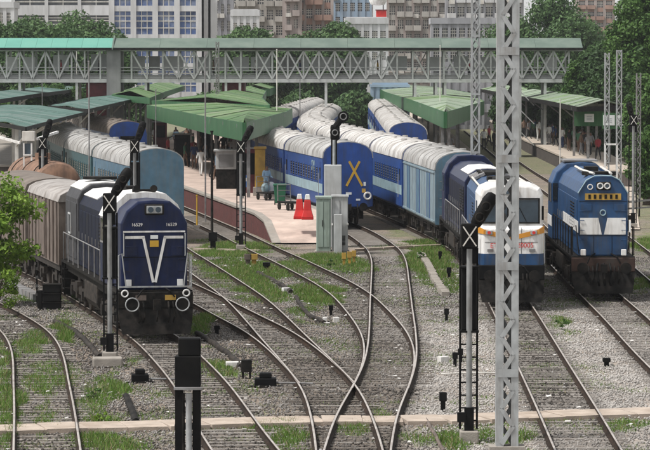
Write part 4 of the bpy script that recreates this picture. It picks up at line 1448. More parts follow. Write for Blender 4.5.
# solid stair tower
MB().lohi((fx(107), -.35, 0), (fx(121), FWD + .3, ZT + .1)).build('stair_tower', M['greywall'], fob)
# brick red stair enclosures under the deck
for a, b, t in ((86, 107, 82.5), (222, 244, 83), ):
    MB().lohi((fx(a), .6, 0), (fx(b), FWD + 3, fz(t))).build('stair_enclosure', M['maroon2'], fob)
for xp in (20, 77, 146, 226, 240, 326, 415, 436, 445, 520, 545):
    for yy in (.05, FWD - .05):
        MB().box((fx(xp), yy, ZB / 2), (.24, .24, ZB)).build('column', M['fobsteel'], fob)
    if xp in (226, 415, 436, 520):
        for z in (1.5, 3.5, 5.2):
            MB().bar((fx(xp), .05, z - .7), (fx(xp), FWD - .05, z + .7), .08).build('column_brace', M['fobsteel'], fob)
            MB().bar((fx(xp), -.02, z + .9), (fx(xp + 14), -.02, z - .4), .08).build('column_brace', M['fobsteel'], fob)

# ================================================================ CANOPIES
VAR = {'green_sheet_roof': [M['green_roof']] * 3 + [M['green_roof_b'], M['green_roof_c']], 'teal_sheet_roof': [M['teal_roof'], M['teal_roof'], M['teal_roof_b']], 'pale_green_roof': [M['paleg_roof'], M['paleg_roof'], M['paleg_roof_b'], M['green_roof_b']]}
rg = random.Random(3)


def canopy(label, left, right, z, fascia, roofm, fasm, rise=.35, posts=4, postm='galv_d', truss=True):
    """left / right: eave plan points from near to far"""
    n = len(left)
    lf = [Vector((p[0], p[1], 0)) for p in left]; rt = [Vector((p[0], p[1], 0)) for p in right]
    root = thing('platform_canopy', label, 'canopy', (lf[0].x, lf[0].y, 0))
    o = Vector((lf[0].x, lf[0].y, 0))
    for i in range(n - 1):
        sub = max(1, int((lf[i + 1] - lf[i]).length / 4))
        for j in range(sub):
            t0, t1 = j / sub, (j + 1) / sub - .001
            A, B = lf[i].lerp(lf[i + 1], t0) - o, lf[i].lerp(lf[i + 1], t1) - o
            D, E = rt[i].lerp(rt[i + 1], t0) - o, rt[i].lerp(rt[i + 1], t1) - o
            dz_ = rg.uniform(-.03, .03)
            mk = lambda p, h_: Vector((p.x, p.y, z + h_ + dz_))
            r0 = [mk(A, 0), mk((A + D) / 2, rise), mk(D, 0), mk(D, -.06), mk((A + D) / 2, rise - .06), mk(A, -.06)]
            r1 = [mk(B, 0), mk((B + E) / 2, rise), mk(E, 0), mk(E, -.06), mk((B + E) / 2, rise - .06), mk(B, -.06)]
            MB().loft([r0, r1]).build('roof_sheet', rg.choice(VAR.get(roofm.name, [roofm])), root)
    if fascia:
        runs = [[p - o for p in lf], [p - o for p in rt], [lf[0] - o, rt[0] - o]]
        for run in runs:
            for p, q in zip(run[:-1], run[1:]):
                if (q - p).length < .05: continue
                t = (q - p).normalized(); nn = Vector((t.y, -t.x, 0)) * .03
                zz = [(p - nn, z - fascia), (q - nn, z - fascia), (q - nn, z + .03), (p - nn, z + .03)]
                z2 = [(a_ + 2 * nn, b_) for a_, b_ in zz]
                MB().loft([[Vector((a_.x, a_.y, b_)) for a_, b_ in zz], [Vector((a_.x, a_.y, b_)) for a_, b_ in z2]]).build('fascia', fasm, root)
    tot = [i * (n - 1) / (posts) + .15 for i in range(posts)]
    for t in tot:
        i = min(int(t), n - 2); f_ = t - i
        c1 = lf[i].lerp(lf[i + 1], f_) - o; c2 = rt[i].lerp(rt[i + 1], f_) - o
        for w in (.3, .7):
            c = c1.lerp(c2, w)
            MB().box((c.x, c.y, (z + RT) / 2), (.2, .2, z - RT)).build('post', M[postm], root)
        MB().bar((c1.x, c1.y, z - .2), (c2.x, c2.y, z - .2), .12, .2).build('cross_beam', M[postm], root)
        if truss:
            for w, w2 in ((.3, .05), (.7, .95)):
                a_, b_ = c1.lerp(c2, w), c1.lerp(c2, w2)
                MB().bar((a_.x, a_.y, z - 1.2), (b_.x, b_.y, z - .25), .09).build('bracket', M[postm], root)
    return root


KZ = RT + 5.3
K = lambda x, y: P(x, y, KZ)
cg = canopy('bright green canopy coming to a point over the central platform', [K(243, 123), K(209, 117.5), K(147, 105)], [K(246, 123), K(286, 112), K(292, 108.5)], KZ, 1.0, M['green_roof'], M['green_fascia'], rise=.3, posts=5)
canopy('green canopy roof running on behind the pointed one over the central platform', [K(152, 104), K(200, 98), K(235, 92)], [K(270, 109), K(262, 101), K(266, 93)], KZ + .25, .8, M['green_roof'], M['green_fascia'], rise=.5, posts=5)
canopy('far strip of green canopy below the footbridge beside the white roofed trains', [K(238, 92), K(254, 87), K(270, 84)], [K(270, 91.5), K(282, 87), K(294, 84)], KZ + .3, .8, M['green_roof'], M['green_fascia'], rise=.5, posts=3)
canopy('dull green canopy with pale ridge at the left of the central platform', [K(112, 99), K(128, 93), K(146, 88)], [K(150, 103), K(165, 96), K(185, 89)], KZ + .4, .5, M['green_roof'], M['green_fascia'], rise=.5, posts=3)
ct = canopy('teal sheet roof of the left platform with white framed end', [K(-12, 121), K(-34, 111), K(0, 104)], [K(26, 127.5), K(62, 118), K(86, 112)], KZ, .18, M['teal_roof'], M['black'], rise=.2, posts=4, postm='offwhite')
canopy('narrow teal roof strip leading from the left canopy to the stair tower', [K(48, 107), K(78, 101), K(112, 94)], [K(88, 111), K(118, 104), K(152, 96)], KZ + .1, .25, M['teal_roof'], M['black'], rise=.2, posts=4, postm='offwhite')
canopy('second teal roof behind the white framed one at far left', [K(-60, 106), K(-20, 98), K(40, 91)], [K(-15, 108), K(40, 98.5), K(95, 91)], KZ + .45, .3, M['teal_roof'], M['black'], rise=.3, posts=3, postm='offwhite')
# white framed kiosk end below the teal roof
kb = P(27, 128.5, KZ)
ki = thing('canopy_kiosk', 'white boxed bracket and post under the corner of the teal roof', 'bracket', (kb.x, kb.y + .35, 0))
MB().lohi((-.28, -.1, 4.85), (.36, .3, 5.35)).build('box_panel', M['offwhite'], ki, bevel=.02)
for x_ in (-.2, .2): MB().lohi((x_ - .04, -.06, RT), (x_ + .04, .02, 4.75)).build('post', M['white'], ki)
MB().lohi((-.16, 0, 4.15), (.16, .03, 4.72)).build('pane', M['glassb'], ki)
for z_ in (4.1, 3.3): MB().lohi((-.24, -.08, z_), (.24, .04, z_ + .07)).build('rail', M['white'], ki)
MB().bar((-.4, .1, 4.75), (-2.2, 1.2, 5.2), .12).build('raker', M['white'], ki)
MB().bar((.45, .1, 4.95), (1.3, 3, 5.25), .12).build('raker', M['white'], ki)

canopy('pale green canopy coming to a point above the parked pale coaches', [K(444, 112), K(411, 100), K(385, 92), K(374, 86)], [K(447, 112), K(484, 101.5), K(470, 93), K(430, 86)], KZ, 1.1, M['paleg_roof'], M['green_fascia'], rise=.3, posts=6)
canopy('pale green canopy roof on the right platform above the waiting people', [K(577, 107), K(548, 101), K(518, 96), K(480, 89)], [K(629, 106), K(606, 101), K(570, 96), K(520, 89)], KZ, .35, M['paleg_roof'], M['dark'], rise=.55, posts=6)
for xa, xb, y_, lab in ((574, 604, 108, 'green station board with one white panel hanging at the right canopy end'), (603, 628, 110, 'green station board with two white panels behind the lattice masts')):
    p0, p1 = P(xa, y_, KZ - .15), P(xb, y_, KZ - .15)
    yy = p0.y - .25 if xa < 600 else p0.y + .5
    w = p1.x - p0.x
    b = thing('station_board', lab, 'sign', ((p0.x + p1.x) / 2, yy, KZ - .95))
    MB().box((0, 0, 0), (w, .08, 1.15)).build('board', M['green_fascia'], b)
    for q in (((0, .62),) if xa < 600 else ((-.24, .75), (.27, .75))):
        pn = MB().box((q[0] * w, -.055, .05), (.72 if xa < 600 else .85, .03, .62 if xa < 600 else .75)).build('white_panel', M['boardwhite'], b)
        for z_ in (.12, -.02, -.14): MB().box((q[0] * w, -.075, .05 + z_), (.4, .01, .05)).build('panel_mark', M['boardmark'], pn)
    for q in (-.4, .4): MB().box((q * w, 0, .75), (.06, .06, .5)).build('hanger', M['galv_d'], b)


# ================================================================ BUILDINGS BEYOND
def building(label, xa, xb, ytop, dist, floors, bays, wallc, glassc, pier=.6, pier_m=None, band_m=None, depth=14, balcony=False, ac=0, win=(.62, .6), parapet=.8):
    k = dist / F
    X0, X1 = (xa - 325) * k, (xb - 325) * k
    H = CZ + (60 - ytop) * k
    root = thing('building', label, 'building', ((X0 + X1) / 2, dist, 0))
    w = X1 - X0
    wall = MB().lohi((-w / 2, .35, 0), (w / 2, depth, H)).build('wall', wallc, root)
    fh = H / floors; bw = w / bays
    pm = pier_m or wallc; bm = band_m or wallc
    for b in range(bays + 1):
        MB().box((-w / 2 + b * bw, .15, H / 2), (pier, .5, H)).build('pier', pm, root)
    for f in range(floors + 1):
        MB().box((0, .2, min(f * fh, H - .01)), (w - .02, .36, fh * (1 - win[1]))).build('floor_band', bm, root)
    pane = MB().box((0, 0, 0), (bw - pier, .06, fh * win[1])).mesh('window', glassc)
    fr = MB()
    for q in ((0,) if bw > 4 else (-.17, .17)): fr.box((q * (bw - pier), -.05, 0), (.1, .06, fh * win[1]))
    for q in (-.22, .08, .3): fr.box((0, -.06, q * fh * win[1]), (bw - pier, .06, .13))
    frm = fr.mesh('window_frame', M['offwhite'])
    bal = MB(); bal.box((0, -.7, -fh * .42), (bw * .86, 1.4, .16)); bal.box((0, -1.36, -fh * .26), (bw * .86, .1, .9)); 
    for q in (-1, 1): bal.box((q * bw * .43, -.7, -fh * .26), (.1, 1.4, .9))
    balm = bal.mesh('balcony', bm)
    acm = MB().box((0, -.3, 0), (.9, .5, .65)).mesh('air_conditioner', M['offwhite'])
    for f in range(floors):
        zc = (f + .5) * fh
        if zc + fh < 10: continue
        for b in range(bays):
            xc_ = -w / 2 + (b + .5) * bw
            o = link_mesh('window', pane, root, (xc_, .27, zc))
            link_mesh('window_frame', frm, o)
            if balcony and (b + f) % 3 != 1:
                link_mesh('balcony', balm, root, (xc_, .1, zc))
            if ac and random.random() < ac:
                link_mesh('air_conditioner', acm, root, (xc_ + random.uniform(-.3, .3) * bw, 0, zc - fh * .38))
    MB().lohi((-w / 2 - .2, -.2, H), (w / 2 + .2, depth + .2, H + parapet)).build('parapet', bm, root)
    return root, w, H


bw_ = mat('building_white', (.52, .52, .53), .85, 0, .12, .4, (.3, .29, .28), .35, .3, 1)
bp_ = mat('building_pinkish', (.36, .31, .29), .85, 0, .15, .4, (.22, .18, .16), .4, .3, 1)
bb_ = mat('building_beige', (.40, .38, .35), .85, 0, .15, .4, (.2, .18, .16), .45, .3, 1)
bg_ = mat('building_grey', (.32, .32, .34), .85, 0, .15, .4, (.16, .16, .17), .45, .3, 1)
bt_ = mat('building_terracotta', (.32, .21, .17), .85, 0, .12, .4, (.2, .11, .09), .4, .3, 1)
bs_ = mat('building_skyblue', (.27, .36, .46), .8, 0, .12, .4, (.3, .34, .38), .35, .3, 1)
gl_ = mat('curtain_blue', (.05, .085, .2), .35, 0, .5, .35, (.25, .28, .34), .5, .5)
gd_ = mat('far_window', (.06, .065, .075), .3, 0, .5, .5, (.16, .15, .14), .35, .6)
building('white office block with tall white piers and deep blue glass', 112, 199, -20, 470, 5, 4, bw_, gl_, pier=.8, pier_m=bw_, depth=18, win=(.7, .8))
building('white office wing with grey window bands behind the left trees', 14, 113, -12, 474, 6, 3, bw_, gd_, pier=.5, depth=18, win=(.7, .55))
building('narrow grey stair tower beside the white office block', 199.5, 213, -18, 472, 7, 2, bw_, gd_, pier=1.3, depth=16)
building('dark grey weathered block between office and apartments', 213.5, 232, -16, 500, 8, 3, bg_, gd_, pier=.5, depth=14, ac=.3)
building('beige apartment block with balconies and pale wall', 228, 284, -8, 540, 8, 6, bb_, gd_, pier=.5, balcony=True, ac=.35)
building('low white house in front of beige apartments', 232, 258, 16, 430, 5, 4, bw_, gd_, pier=.4, depth=8, win=(.5, .4))
building('pinkish apartment block with crowded balconies', 284.5, 300, -12, 520, 9, 2, bp_, gd_, pier=.7, balcony=True, ac=.4)
building('terracotta fronted block with balconies beside pinkish one', 296, 332, -10, 530, 8, 4, bp_, gd_, pier=.5, pier_m=bp_, band_m=bt_, balcony=True, ac=.3)
building('pale sky blue building with bands of windows', 334, 371, -14, 560, 9, 5, bs_, gd_, pier=.5, band_m=bs_, ac=.2)
building('low white hall under the red roof box', 346, 387, 24, 420, 5, 5, bw_, gd_, pier=.35, depth=10, win=(.4, .35))
building('greyish brown apartment block with stained balconies', 388, 446, -10, 545, 9, 7, bp_, gd_, pier=.45, band_m=bb_, balcony=True, ac=.45)
building('broad grey apartment block with pale spandrels', 446.5, 522, -12, 535, 8, 8, bg_, gd_, pier=.4, band_m=bw_, balcony=True, ac=.35)
building('low dark shopfront row under the grey apartment block', 432, 500, 24, 430, 5, 8, bg_, gd_, pier=.35, depth=8, ac=.4)
building('distant terracotta apartment tower above the right trees', 577, 613, -1, 800, 9, 4, bp_, gd_, pier=.7, band_m=bt_, balcony=True)
building('pale house top at the upper left corner', -10, 13, 8, 440, 5, 3, bw_, gd_, pier=.5, depth=8)
# white round tank and red box on the low hall
k = 424 / F
tk = thing('water_tank', 'white round water tank on legs above the low white hall', 'tank', ((378 - 325) * k, 426, CZ + (60 - 24) * k + .8))
rings = []
for zz, rr in ((2.2, .3), (2.3, .9), (2.8, 1.15), (3.6, 1.15), (4.1, .9), (4.3, .3)):
    rings.append([(rr * math.cos(q * math.pi / 10), rr * math.sin(q * math.pi / 10), zz - .6) for q in range(20)])
MB().loft(rings).build('tank', M['white'], tk, 40)
for q in range(4):
    MB().box((.7 * (1 if q % 2 else -1), .7 * (1 if q > 1 else -1), .8), (.14, .14, 1.7)).build('leg', M['galv_d'], tk)
rb = thing('rooftop_shed', 'small red rooftop shed on the low white hall', 'shed', ((381 - 325) * k, 422, CZ + (60 - 24) * k + .8))
MB().box((0, 1, .45), (1.3, 1.4, .9)).build('wall', M['red'], rb)
MB().box((0, 1, .96), (1.5, 1.7, .1)).build('roof', M['maroon2'], rb)


# ================================================================ TREES AND BUSHES
def leaves(centres, radii, n, size, zsq=.8, seed=1, flat=.5):
    g = np.random.default_rng(seed)
    idx = g.choice(len(centres), n, p=radii**2 / (radii**2).sum())
    d = g.normal(size=(n, 3)); d /= np.linalg.norm(d, axis=1)[:, None]
    rr = radii[idx] * (g.random(n) ** .42)
    c = centres[idx] + d * rr[:, None] * np.array([1, 1, zsq])
    nrm = d * .7 + g.normal(size=(n, 3)) * .6 + np.array([0, 0, .4])
    nrm /= np.linalg.norm(nrm, axis=1)[:, None]
    a = np.cross(nrm, g.normal(size=(n, 3))); a /= np.linalg.norm(a, axis=1)[:, None]
    b = np.cross(nrm, a)
    s = size * g.uniform(.6, 1.4, n)[:, None]
    v = np.stack([c - a * s * .9, c + b * s * .45, c + a * s * .9, c - b * s * .45], 1).reshape(-1, 3)
    tint = np.clip(g.random(n) * .65 + g.random(len(centres))[idx] * .35, 0, 1)
    return v, np.arange(4 * n).reshape(-1, 4), np.repeat(tint, 4)


def tree(label, base, height, rx, ry, n, size, lm, seed, clumps=40, trunk=.35, low=.25, group=None, cat='tree', name='tree'):
    g = np.random.default_rng(seed)
    root = thing(name, label, cat, base, group=group)
    zc = height * (low + (1 - low) / 2); rz_ = height * (1 - low) / 2
    u = g.normal(size=(clumps, 3)); u /= np.linalg.norm(u, axis=1)[:, None]
    u *= (g.random(clumps) ** .38)[:, None]
    cen = u * np.array([rx, ry, rz_]) * .86 + np.array([0, 0, zc])
    rad = g.uniform(.2, .4, clumps) * min(rx, rz_)
    v, f, t = leaves(cen, rad, n, size, seed=seed)
    cr = npmesh('crown', v, f, LM[lm], root); pattr(cr.data, 'tint', t)
    m = MB()
    top = Vector((g.normal() * .1 * rx, 0, zc + rz_ * .3))
    m.tube([(0, 0, -.1), (.05 * rx, 0, zc * .5), top], [trunk, trunk * .75, trunk * .25], 9)
    for j in range(0, clumps, max(1, clumps // 10)):
        st = Vector((0, 0, zc * g.uniform(.4, .9)))
        e = Vector(cen[j]); md = st.lerp(e, .5) + Vector((0, 0, .1 * height))
        m.tube([st, md, e], [trunk * .4, trunk * .25, trunk * .08], 6)
    m.build('trunk', M['bark'], root, 50)
    return root


def far_tree(label, xc_, ytop, wpx, dist, n, lm, seed, low=.2, ry=None, group='trees beyond the footbridge', size=.34):
    k = dist / F
    H = CZ + (60 - ytop) * k
    rx = wpx / 2 * k
    return tree(label, ((xc_ - 325) * k, dist, 0), H, rx, ry or rx * .7, int(n * 2.0), size * .76, lm, seed, 130, .3 + rx * .03, low, group)


far_tree('leftmost rounded tree behind the mint bridge roof', 2, 17, 100, 360, 22000, 'far', 11, .0)
far_tree('broad tree in the middle of the clump behind the mint bridge roof', 40, 14, 110, 365, 26000, 'far', 12, .0)
far_tree('tall rounded tree at the right of the clump behind the mint bridge roof', 82, 12, 100, 370, 28000, 'far', 13, .0)
far_tree('low bush like tree at the foot of the white office', 114, 30, 50, 365, 9000, 'far', 14)
far_tree('dark tree in front of the beige apartments', 246, 20, 70, 395, 15000, 'far', 15)
far_tree('small tree under the terracotta fronted block', 302, 29, 70, 400, 11000, 'far', 16)
far_tree('leafy tree in front of the sky blue building', 338, 19, 64, 398, 15000, 'far', 17)
far_tree('large hazy tree left of the distant terracotta tower', 548, -6, 130, 395, 36000, 'far', 18, .0)
far_tree('rounded tree below the distant terracotta tower', 584, 14, 70, 410, 18000, 'far', 19, .0)
G_ = 'trees behind the right platform'
far_tree('dark broad tree beside the bridge end on the right', 594, 42, 68, 299, 26000, 'dark', 21, .0, 4, G_, .27)
far_tree('dark tall tree left of the tallest right hand tree', 610, 24, 72, 322, 26000, 'dark', 22, .0, 4, G_, .27)
far_tree('tallest deep green tree running off the right top corner', 652, -22, 100, 290, 48000, 'mid', 23, .0, 5, G_, .27)
far_tree('dark tree behind the lattice masts on the right', 616, 56, 64, 284, 22000, 'dark', 24, .0, 3, G_, .25)
far_tree('lower green tree at the right edge below the tallest one', 652, 66, 62, 240, 24000, 'mid', 25, .0, 3, G_, .22)
far_tree('light green shrub at the right edge beside the platform fence', 648, 118, 44, 205, 9000, 'mid', 26, .0, 2, G_, .16)
far_tree('yellowish green small tree at the end of the footbridge', 576, 52, 30, 298, 6000, 'mid', 27, .0, 1.5, G_, .22)
far_tree('tree beneath the footbridge at far left', 28, 84, 90, 335, 7000, 'mid', 28, .1, 5, 'trees beyond the footbridge', .3)
far_tree('second tree beneath the footbridge near the red enclosure', 66, 82, 50, 338, 5000, 'mid', 29, .1, 4, 'trees beyond the footbridge', .3)
for i, (xc_, yt, dd) in enumerate(((512, 86, 345), (536, 84, 340), (558, 84, 335))):
    far_tree(['leftmost', 'middle', 'rightmost'][i] + ' of three dark trees in the shade behind the right platform', xc_, yt, 44, dd, 9000, 'dark', 71 + i, 0, 4, G_, .3)
for i, (xc_, yt) in enumerate(((352, 88), (300, 90), (258, 88), (215, 90), (140, 92))):
    far_tree(['tree under the footbridge behind the white roofed trains', 'tree under the footbridge left of the white roofed trains', 'tree under the footbridge behind the far green strip canopy', 'tree under the footbridge beside the second red enclosure', 'tree under the footbridge right of the stair tower'][i], xc_, yt, 46, 384, 7000, 'far', 81 + i, 0, 4, 'trees beyond the footbridge', .34)
building('low blue grey goods shed seen under the footbridge', 372, 408, 87, 392, 1, 6, bs_, gd_, pier=.4, depth=8, win=(.6, .5), parapet=.3)
# near leafy sapling at the left edge
nb = P(-6, 306, 0)
tree('bright green leafy young tree at the left edge before the wagons', nb, 5.3, 1.7, 1.3, 8000, .1, 'fresh', 31, 52, .09, .12)
nb2 = P(-2, 318, 0)
tree('small bright green bush under the leafy young tree at left', nb2, 2.6, .75, .7, 1500, .07, 'fresh', 32, 14, .05, .02, cat='bush', name='bush')


# ================================================================ SIGNALS
M['galv_p'] = mat('signal_post_grey', (.24, .245, .245), .6, .2, .2, 4, (.09, .08, .07), .45, 1.8, 1)


def cross_plate(par, w, hgt, x=0, y=0, z=0, t=.036):
    p = MB().box((x, y, z), (w * 1.15, .05, hgt * 1.15)).build('cross_board', M['black'], par)
    m = MB()
    m.bar((x - w / 2, y - .04, z - hgt / 2), (x + w / 2, y - .04, z + hgt / 2), t, .02, up=(0, 1, 0))
    m.bar((x + w / 2, y - .055, z - hgt / 2), (x - w / 2, y - .055, z + hgt / 2), t, .02, up=(0, 1, 0))
    m.build('white_cross', M['offwhite'], p)


def signal(label, xb, yb, ytop, arm=None, zpost=RT, cross=True, wid=.36, house=True, s_override=None):
    """colour light signal seen from behind; arm=(dx px, dy px) direction of the tilted route indicator"""
    b = P(xb, yb, .05)
    root = thing('signal', label, 'signal', (b.x, b.y, 0))
    k = b.y / F
    H = CZ - (ytop - 60) * k        # height of the cross
    MB().lohi((-.22, -.22, 0), (.22, .22, .3)).build('foundation', M['concrete'], root, bevel=.03)
    MB().tube([(0, 0, .2), (0, 0, H - .3)], .07, 12).build('post', M['galv_p'], root, 40)
    m = MB().box((0, 0, .55), (.22, .22, .6)); m.box((-.18, -.05, .62), (.2, .18, .22)); m.build('base_box', M['black'], root)
    # ladder behind the post
    m = MB()
    for s in (-1, 1): m.bar((s * .2, .32, .3), (s * .2, .32, H - .3), .05)
    z = .5
    while z < H - .4:
        m.bar((-.2, .32, z), (.2, .32, z), .035); z += .3
    for z in (1.2, H * .5, H - .9): m.bar((0, 0, z), (0, .32, z), .04)
    m.build('ladder', M['black'], root)
    if house:
        hz = H - 1.5
        hs_ = MB().box((0, .2, hz), (wid, .3, 1.45)).build('signal_head', M['black'], root, bevel=.03)
        m = MB().box((0, .2, hz - .75), (wid * 1.25, .5, .05)); m.box((0, .2, hz + .76), (wid * 1.2, .4, .05)); m.build('bracket', M['black'], hs_)
    m = MB().box((0, .1, H - .45), (.34, .22, .4)); m.build('neck', M['black'], root)
    if cross:
        cross_plate(root, .31, .46, 0, -.12, H, .03)
        MB().box((0, .12, H), (.4, .34, .58)).build('indicator_box', M['black'], root, bevel=.03)
    if arm:
        L = math.hypot(*arm) * k * .64
        ux, uz = arm[0] * k / L, -arm[1] * k / L
        st = Vector((.1 * (1 if ux > 0 else -1), .05, H + .2))
        en = st + Vector((ux * L, 0, uz * L))
        rings = []
        t = (en - st).normalized()
        a_ = Vector((0, 1, 0)); b_ = t.cross(a_)
        for f_, r_ in ((0, .07), (.1, .13), (.3, .155), (.8, .165), (.95, .13), (1, .06)):
            c = st.lerp(en, f_)
            rings.append([c + a_ * (r_ * .7 * math.cos(q * math.pi / 8)) + b_ * (r_ * math.sin(q * math.pi / 8)) for q in range(16)])
        ar = MB().loft(rings).build('route_indicator', M['black'], root, 40)
        m = MB()
        for f_ in (.3, .62): 
            c = st.lerp(en, f_); m.ring(c - Vector((0, .16, 0)), (0, 1, 0), .1, .02)
        m.build('lamp_back', M['dark'], ar)
    return root


signal('tall black signal with white cross in front of the white nosed locomotive', 469, 441, 236, arm=(20, -34))
signal('black signal with white cross standing before the navy locomotive', 110, 360, 203, arm=(17, -28))
signal('black signal with white cross at the platform ramp', 241, 250, 147, arm=(9, -17))
signal('black signal with cross between the navy locomotive and the light blue coach', 135, 262, 146, arm=(7, -20))
signal('black signal with white cross under the teal roof at far left', 43, 240, 143, arm=(6, -20))
signal('black signal with white cross beside the right hand masts', 633, 228, 120, arm=(-3, -14), house=False)

# signal on the concrete column with relay cabinets
b = P(333, 254, .05)
k = b.y / F
rc = thing('relay_cabinet', 'pale green and grey relay cabinets at the platform ramp', 'cabinet', (b.x, b.y, 0))
MB().lohi((-1.0, -.1, 0), (.9, 1.4, .18)).build('plinth', M['concrete'], rc)
c1 = MB().lohi((-.92, .0, .18), (-.12, 1.2, 2.75)).build('cabinet', M['cabinet'], rc, bevel=.03)
MB().lohi((-.98, -.05, 2.75), (-.06, 1.26, 2.84)).build('lid', M['cabinet'], c1)
m = MB().lohi((-.84, -.03, .4), (-.54, -.005, 2.6)); m.lohi((-.5, -.03, .4), (-.2, -.005, 2.6)); m.build('door', M['cabinet'], c1)
MB().lohi((-.6, -.07, 1.4), (-.56, -.03, 1.7)).build('handle', M['dark'], c1)
c2 = MB().lohi((-.06, .1, .18), (.82, 1.0, 2.82)).build('cabinet', M['cabinetg'], rc, bevel=.03)
MB().lohi((-.1, .05, 2.82), (.87, 1.05, 2.9)).build('lid', M['cabinetg'], c2)
m = MB()
for q in range(8): m.box((.38, .08, .5 + q * .06), (.6, .02, .03))
m.box((.38, .085, 1.7), (.015, .02, 1.9)); m.build('door_vent', M['dark'], c2)
for q in (-.05, .8): MB().box((q, .05, 1.5), (.1, .12, .1)).build('bracket', M['white'], c2)
m = MB().lohi((.05, -.35, .0), (.5, -.02, 2.0)); m.build('duct', M['cabinetg'], rc, bevel=.02)
rc.scale = (.84, 1, .95)
b = P(334, 247, .05)
sg = thing('signal', 'black signal with round lamp backs on a pale concrete column', 'signal', (b.x - .05, b.y + .35, 0))
k = b.y / F
zt = CZ - (165 - 60) * k
MB().lohi((-.42, -.1, 0), (.42, .7, zt)).build('column', M['cabinetg'], sg, bevel=.04)
H = CZ - (140 - 60) * k
MB().box((.05, .3, (zt + H) / 2 + .1), (.3, .3, H - zt + .2)).build('signal_head', M['black'], sg, bevel=.03)
MB().tube([(.05, .1, zt), (.05, .1, H)], .07, 10).build('post', M['galv'], sg, 40)
ind = MB().box((.1, .25, H + .35), (.45, .3, .75)).build('indicator_box', M['black'], sg, bevel=.1)
MB().tube([(.1, .2, H + .6), (.4, .2, H + 1.0)], .16, 10).build('arm', M['black'], sg)
m = MB()
for cx_, cz_, r_ in ((.1, H + .35, .24), (.5, H + 1.12, .26)):
    m.cyl((cx_, .15, cz_), (0, 1, 0), r_, .3, 20)
m.build('lamp_back', M['black'], sg, 40)
m = MB()
for cx_, cz_, r_ in ((.1, H + .35, .13), (.5, H + 1.12, .15)): m.ring((cx_, -.02, cz_), (0, 1, 0), r_, .025)
m.build('lamp_rim', M['galv_d'], sg)

# short black signal in the foreground, seen from behind
b = P(189, 452, .05); b = PD(189, 465, P(189, 465, 0).y)
k = b.y / F
fs = thing('signal', 'short black signal box on a post in the near foreground', 'signal', (b.x, b.y, 0))
zz = lambda y_: CZ - (y_ - 60) * k
MB().tube([(0, -.02, 0), (0, -.02, zz(394))], .07, 12).build('post', M['galv'], fs, 40)
MB().tube([(-.12, .0, 0), (-.12, 0, zz(394))], .035, 8).build('cable_pipe', M['dark'], fs, 40)
MB().lohi((-.22, -.22, 0), (.22, .22, .25)).build('foundation', M['concrete'], fs)
MB().lohi((-.31, -.02, zz(388)), (.26, .45, zz(357))).build('signal_head', M['black'], fs, bevel=.02)
MB().lohi((-.24, .05, zz(357)), (.26, .4, zz(339))).build('signal_hood', M['black'], fs, bevel=.03)
m = MB().box((-.02, 0, zz(389)), (.62, .3, .05)); m.build('bracket', M['galv_d'], fs)
m = MB()
for s in (-.22, .17): m.lohi((s - .09, .0, zz(462)), (s + .09, .28, zz(391)))
m.build('side_box', M['black'], fs, bevel=.01)
MB().lohi((-.32, .02, zz(431)), (.26, .3, zz(426))).build('platform_bracket', M['black'], fs)
m = MB()
for s in (-.2, .16): m.bar((s, .25, 0), (s, .25, zz(428)), .06)
for q in range(6): m.bar((-.2, .25, .15 + q * .25), (.16, .25, .15 + q * .25), .04)
m.build('ladder', M['black'], fs)


# ================================================================ LATTICE MASTS
def lattice_mast(label, xb, dist, ztop, w, matl, leg=.1, pitch=None, zbot=0.0, group=None, arms=False, depth=None):
    k = dist / F
    X = (xb - 325) * k
    dp = depth or w * .8
    root = thing('lattice_mast', label, 'mast', (X, dist, 0), group=group)
    MB().lohi((-w * .8, -dp * .3, 0), (w * .8, dp * 1.3, .35)).build('foundation', M['concrete'], root)
    for sx in (-1, 1):
        # channel section
        x_ = sx * (w / 2 - leg / 2)
        m = MB()
        m.box((x_, 0, ztop / 2), (leg, .014, ztop)); m.box((x_, dp, ztop / 2), (leg, .014, ztop))
        m.box((sx * (w / 2 - .007), dp / 2, ztop / 2), (.014, dp, ztop))
        m.build('leg', matl, root)
    pt = pitch or w * 1.05
    z = .4; s = 1
    xin = w / 2 - leg * .75; lw = leg * .62
    me1 = MB().bar((-xin, -.014, 0), (xin, -.014, pt), lw, .012, up=(0, 1, 0)).mesh('lacing', matl)
    me2 = MB().bar((xin, -.014, 0), (-xin, -.014, pt), lw, .012, up=(0, 1, 0)).mesh('lacing', matl)
    while z < ztop - pt:
        link_mesh('lacing', me1 if s > 0 else me2, root, (0, 0, z))
        link_mesh('lacing', me2 if s > 0 else me1, root, (0, dp + .028, z))
        z += pt; s = -s
    bat = MB().box((0, -.03, 0), (w * .98, .012, leg * 1.1)).mesh('batten_plate', matl)
    z = .4 + pt * 4
    while z < ztop:
        link_mesh('batten_plate', bat, root, (0, 0, z)); z += pt * 6
    return root


lattice_mast('large pale grey lattice mast in the foreground right of centre', 508, P(508, 462, 0).y, 15, .50, M['galv'], leg=.165, pitch=.40)
lattice_mast('slim grey lattice mast behind the near signal at the pale coach end', 475.5, P(475, 258, 0).y, CZ + 20, .42, M['galv'], leg=.09)
lattice_mast('left one of the two lattice masts at the right canopy end', 607, P(607, 190, 0).y, CZ + .5, .36, M['galv'], leg=.08)
lattice_mast('right one of the two lattice masts at the right canopy end', 619, P(619, 188, 0).y, CZ + .7, .40, M['galv'], leg=.08)
lattice_mast('lattice mast at the right edge beside the beige path', 638.5, P(638, 208, 0).y, CZ - .8, .30, M['galv_d'], leg=.07)
lattice_mast('thin lattice mast standing before the central green canopy', 217.5, P(217, 170, 0).y, CZ + 1.5, .3, M['galv_d'], leg=.07)


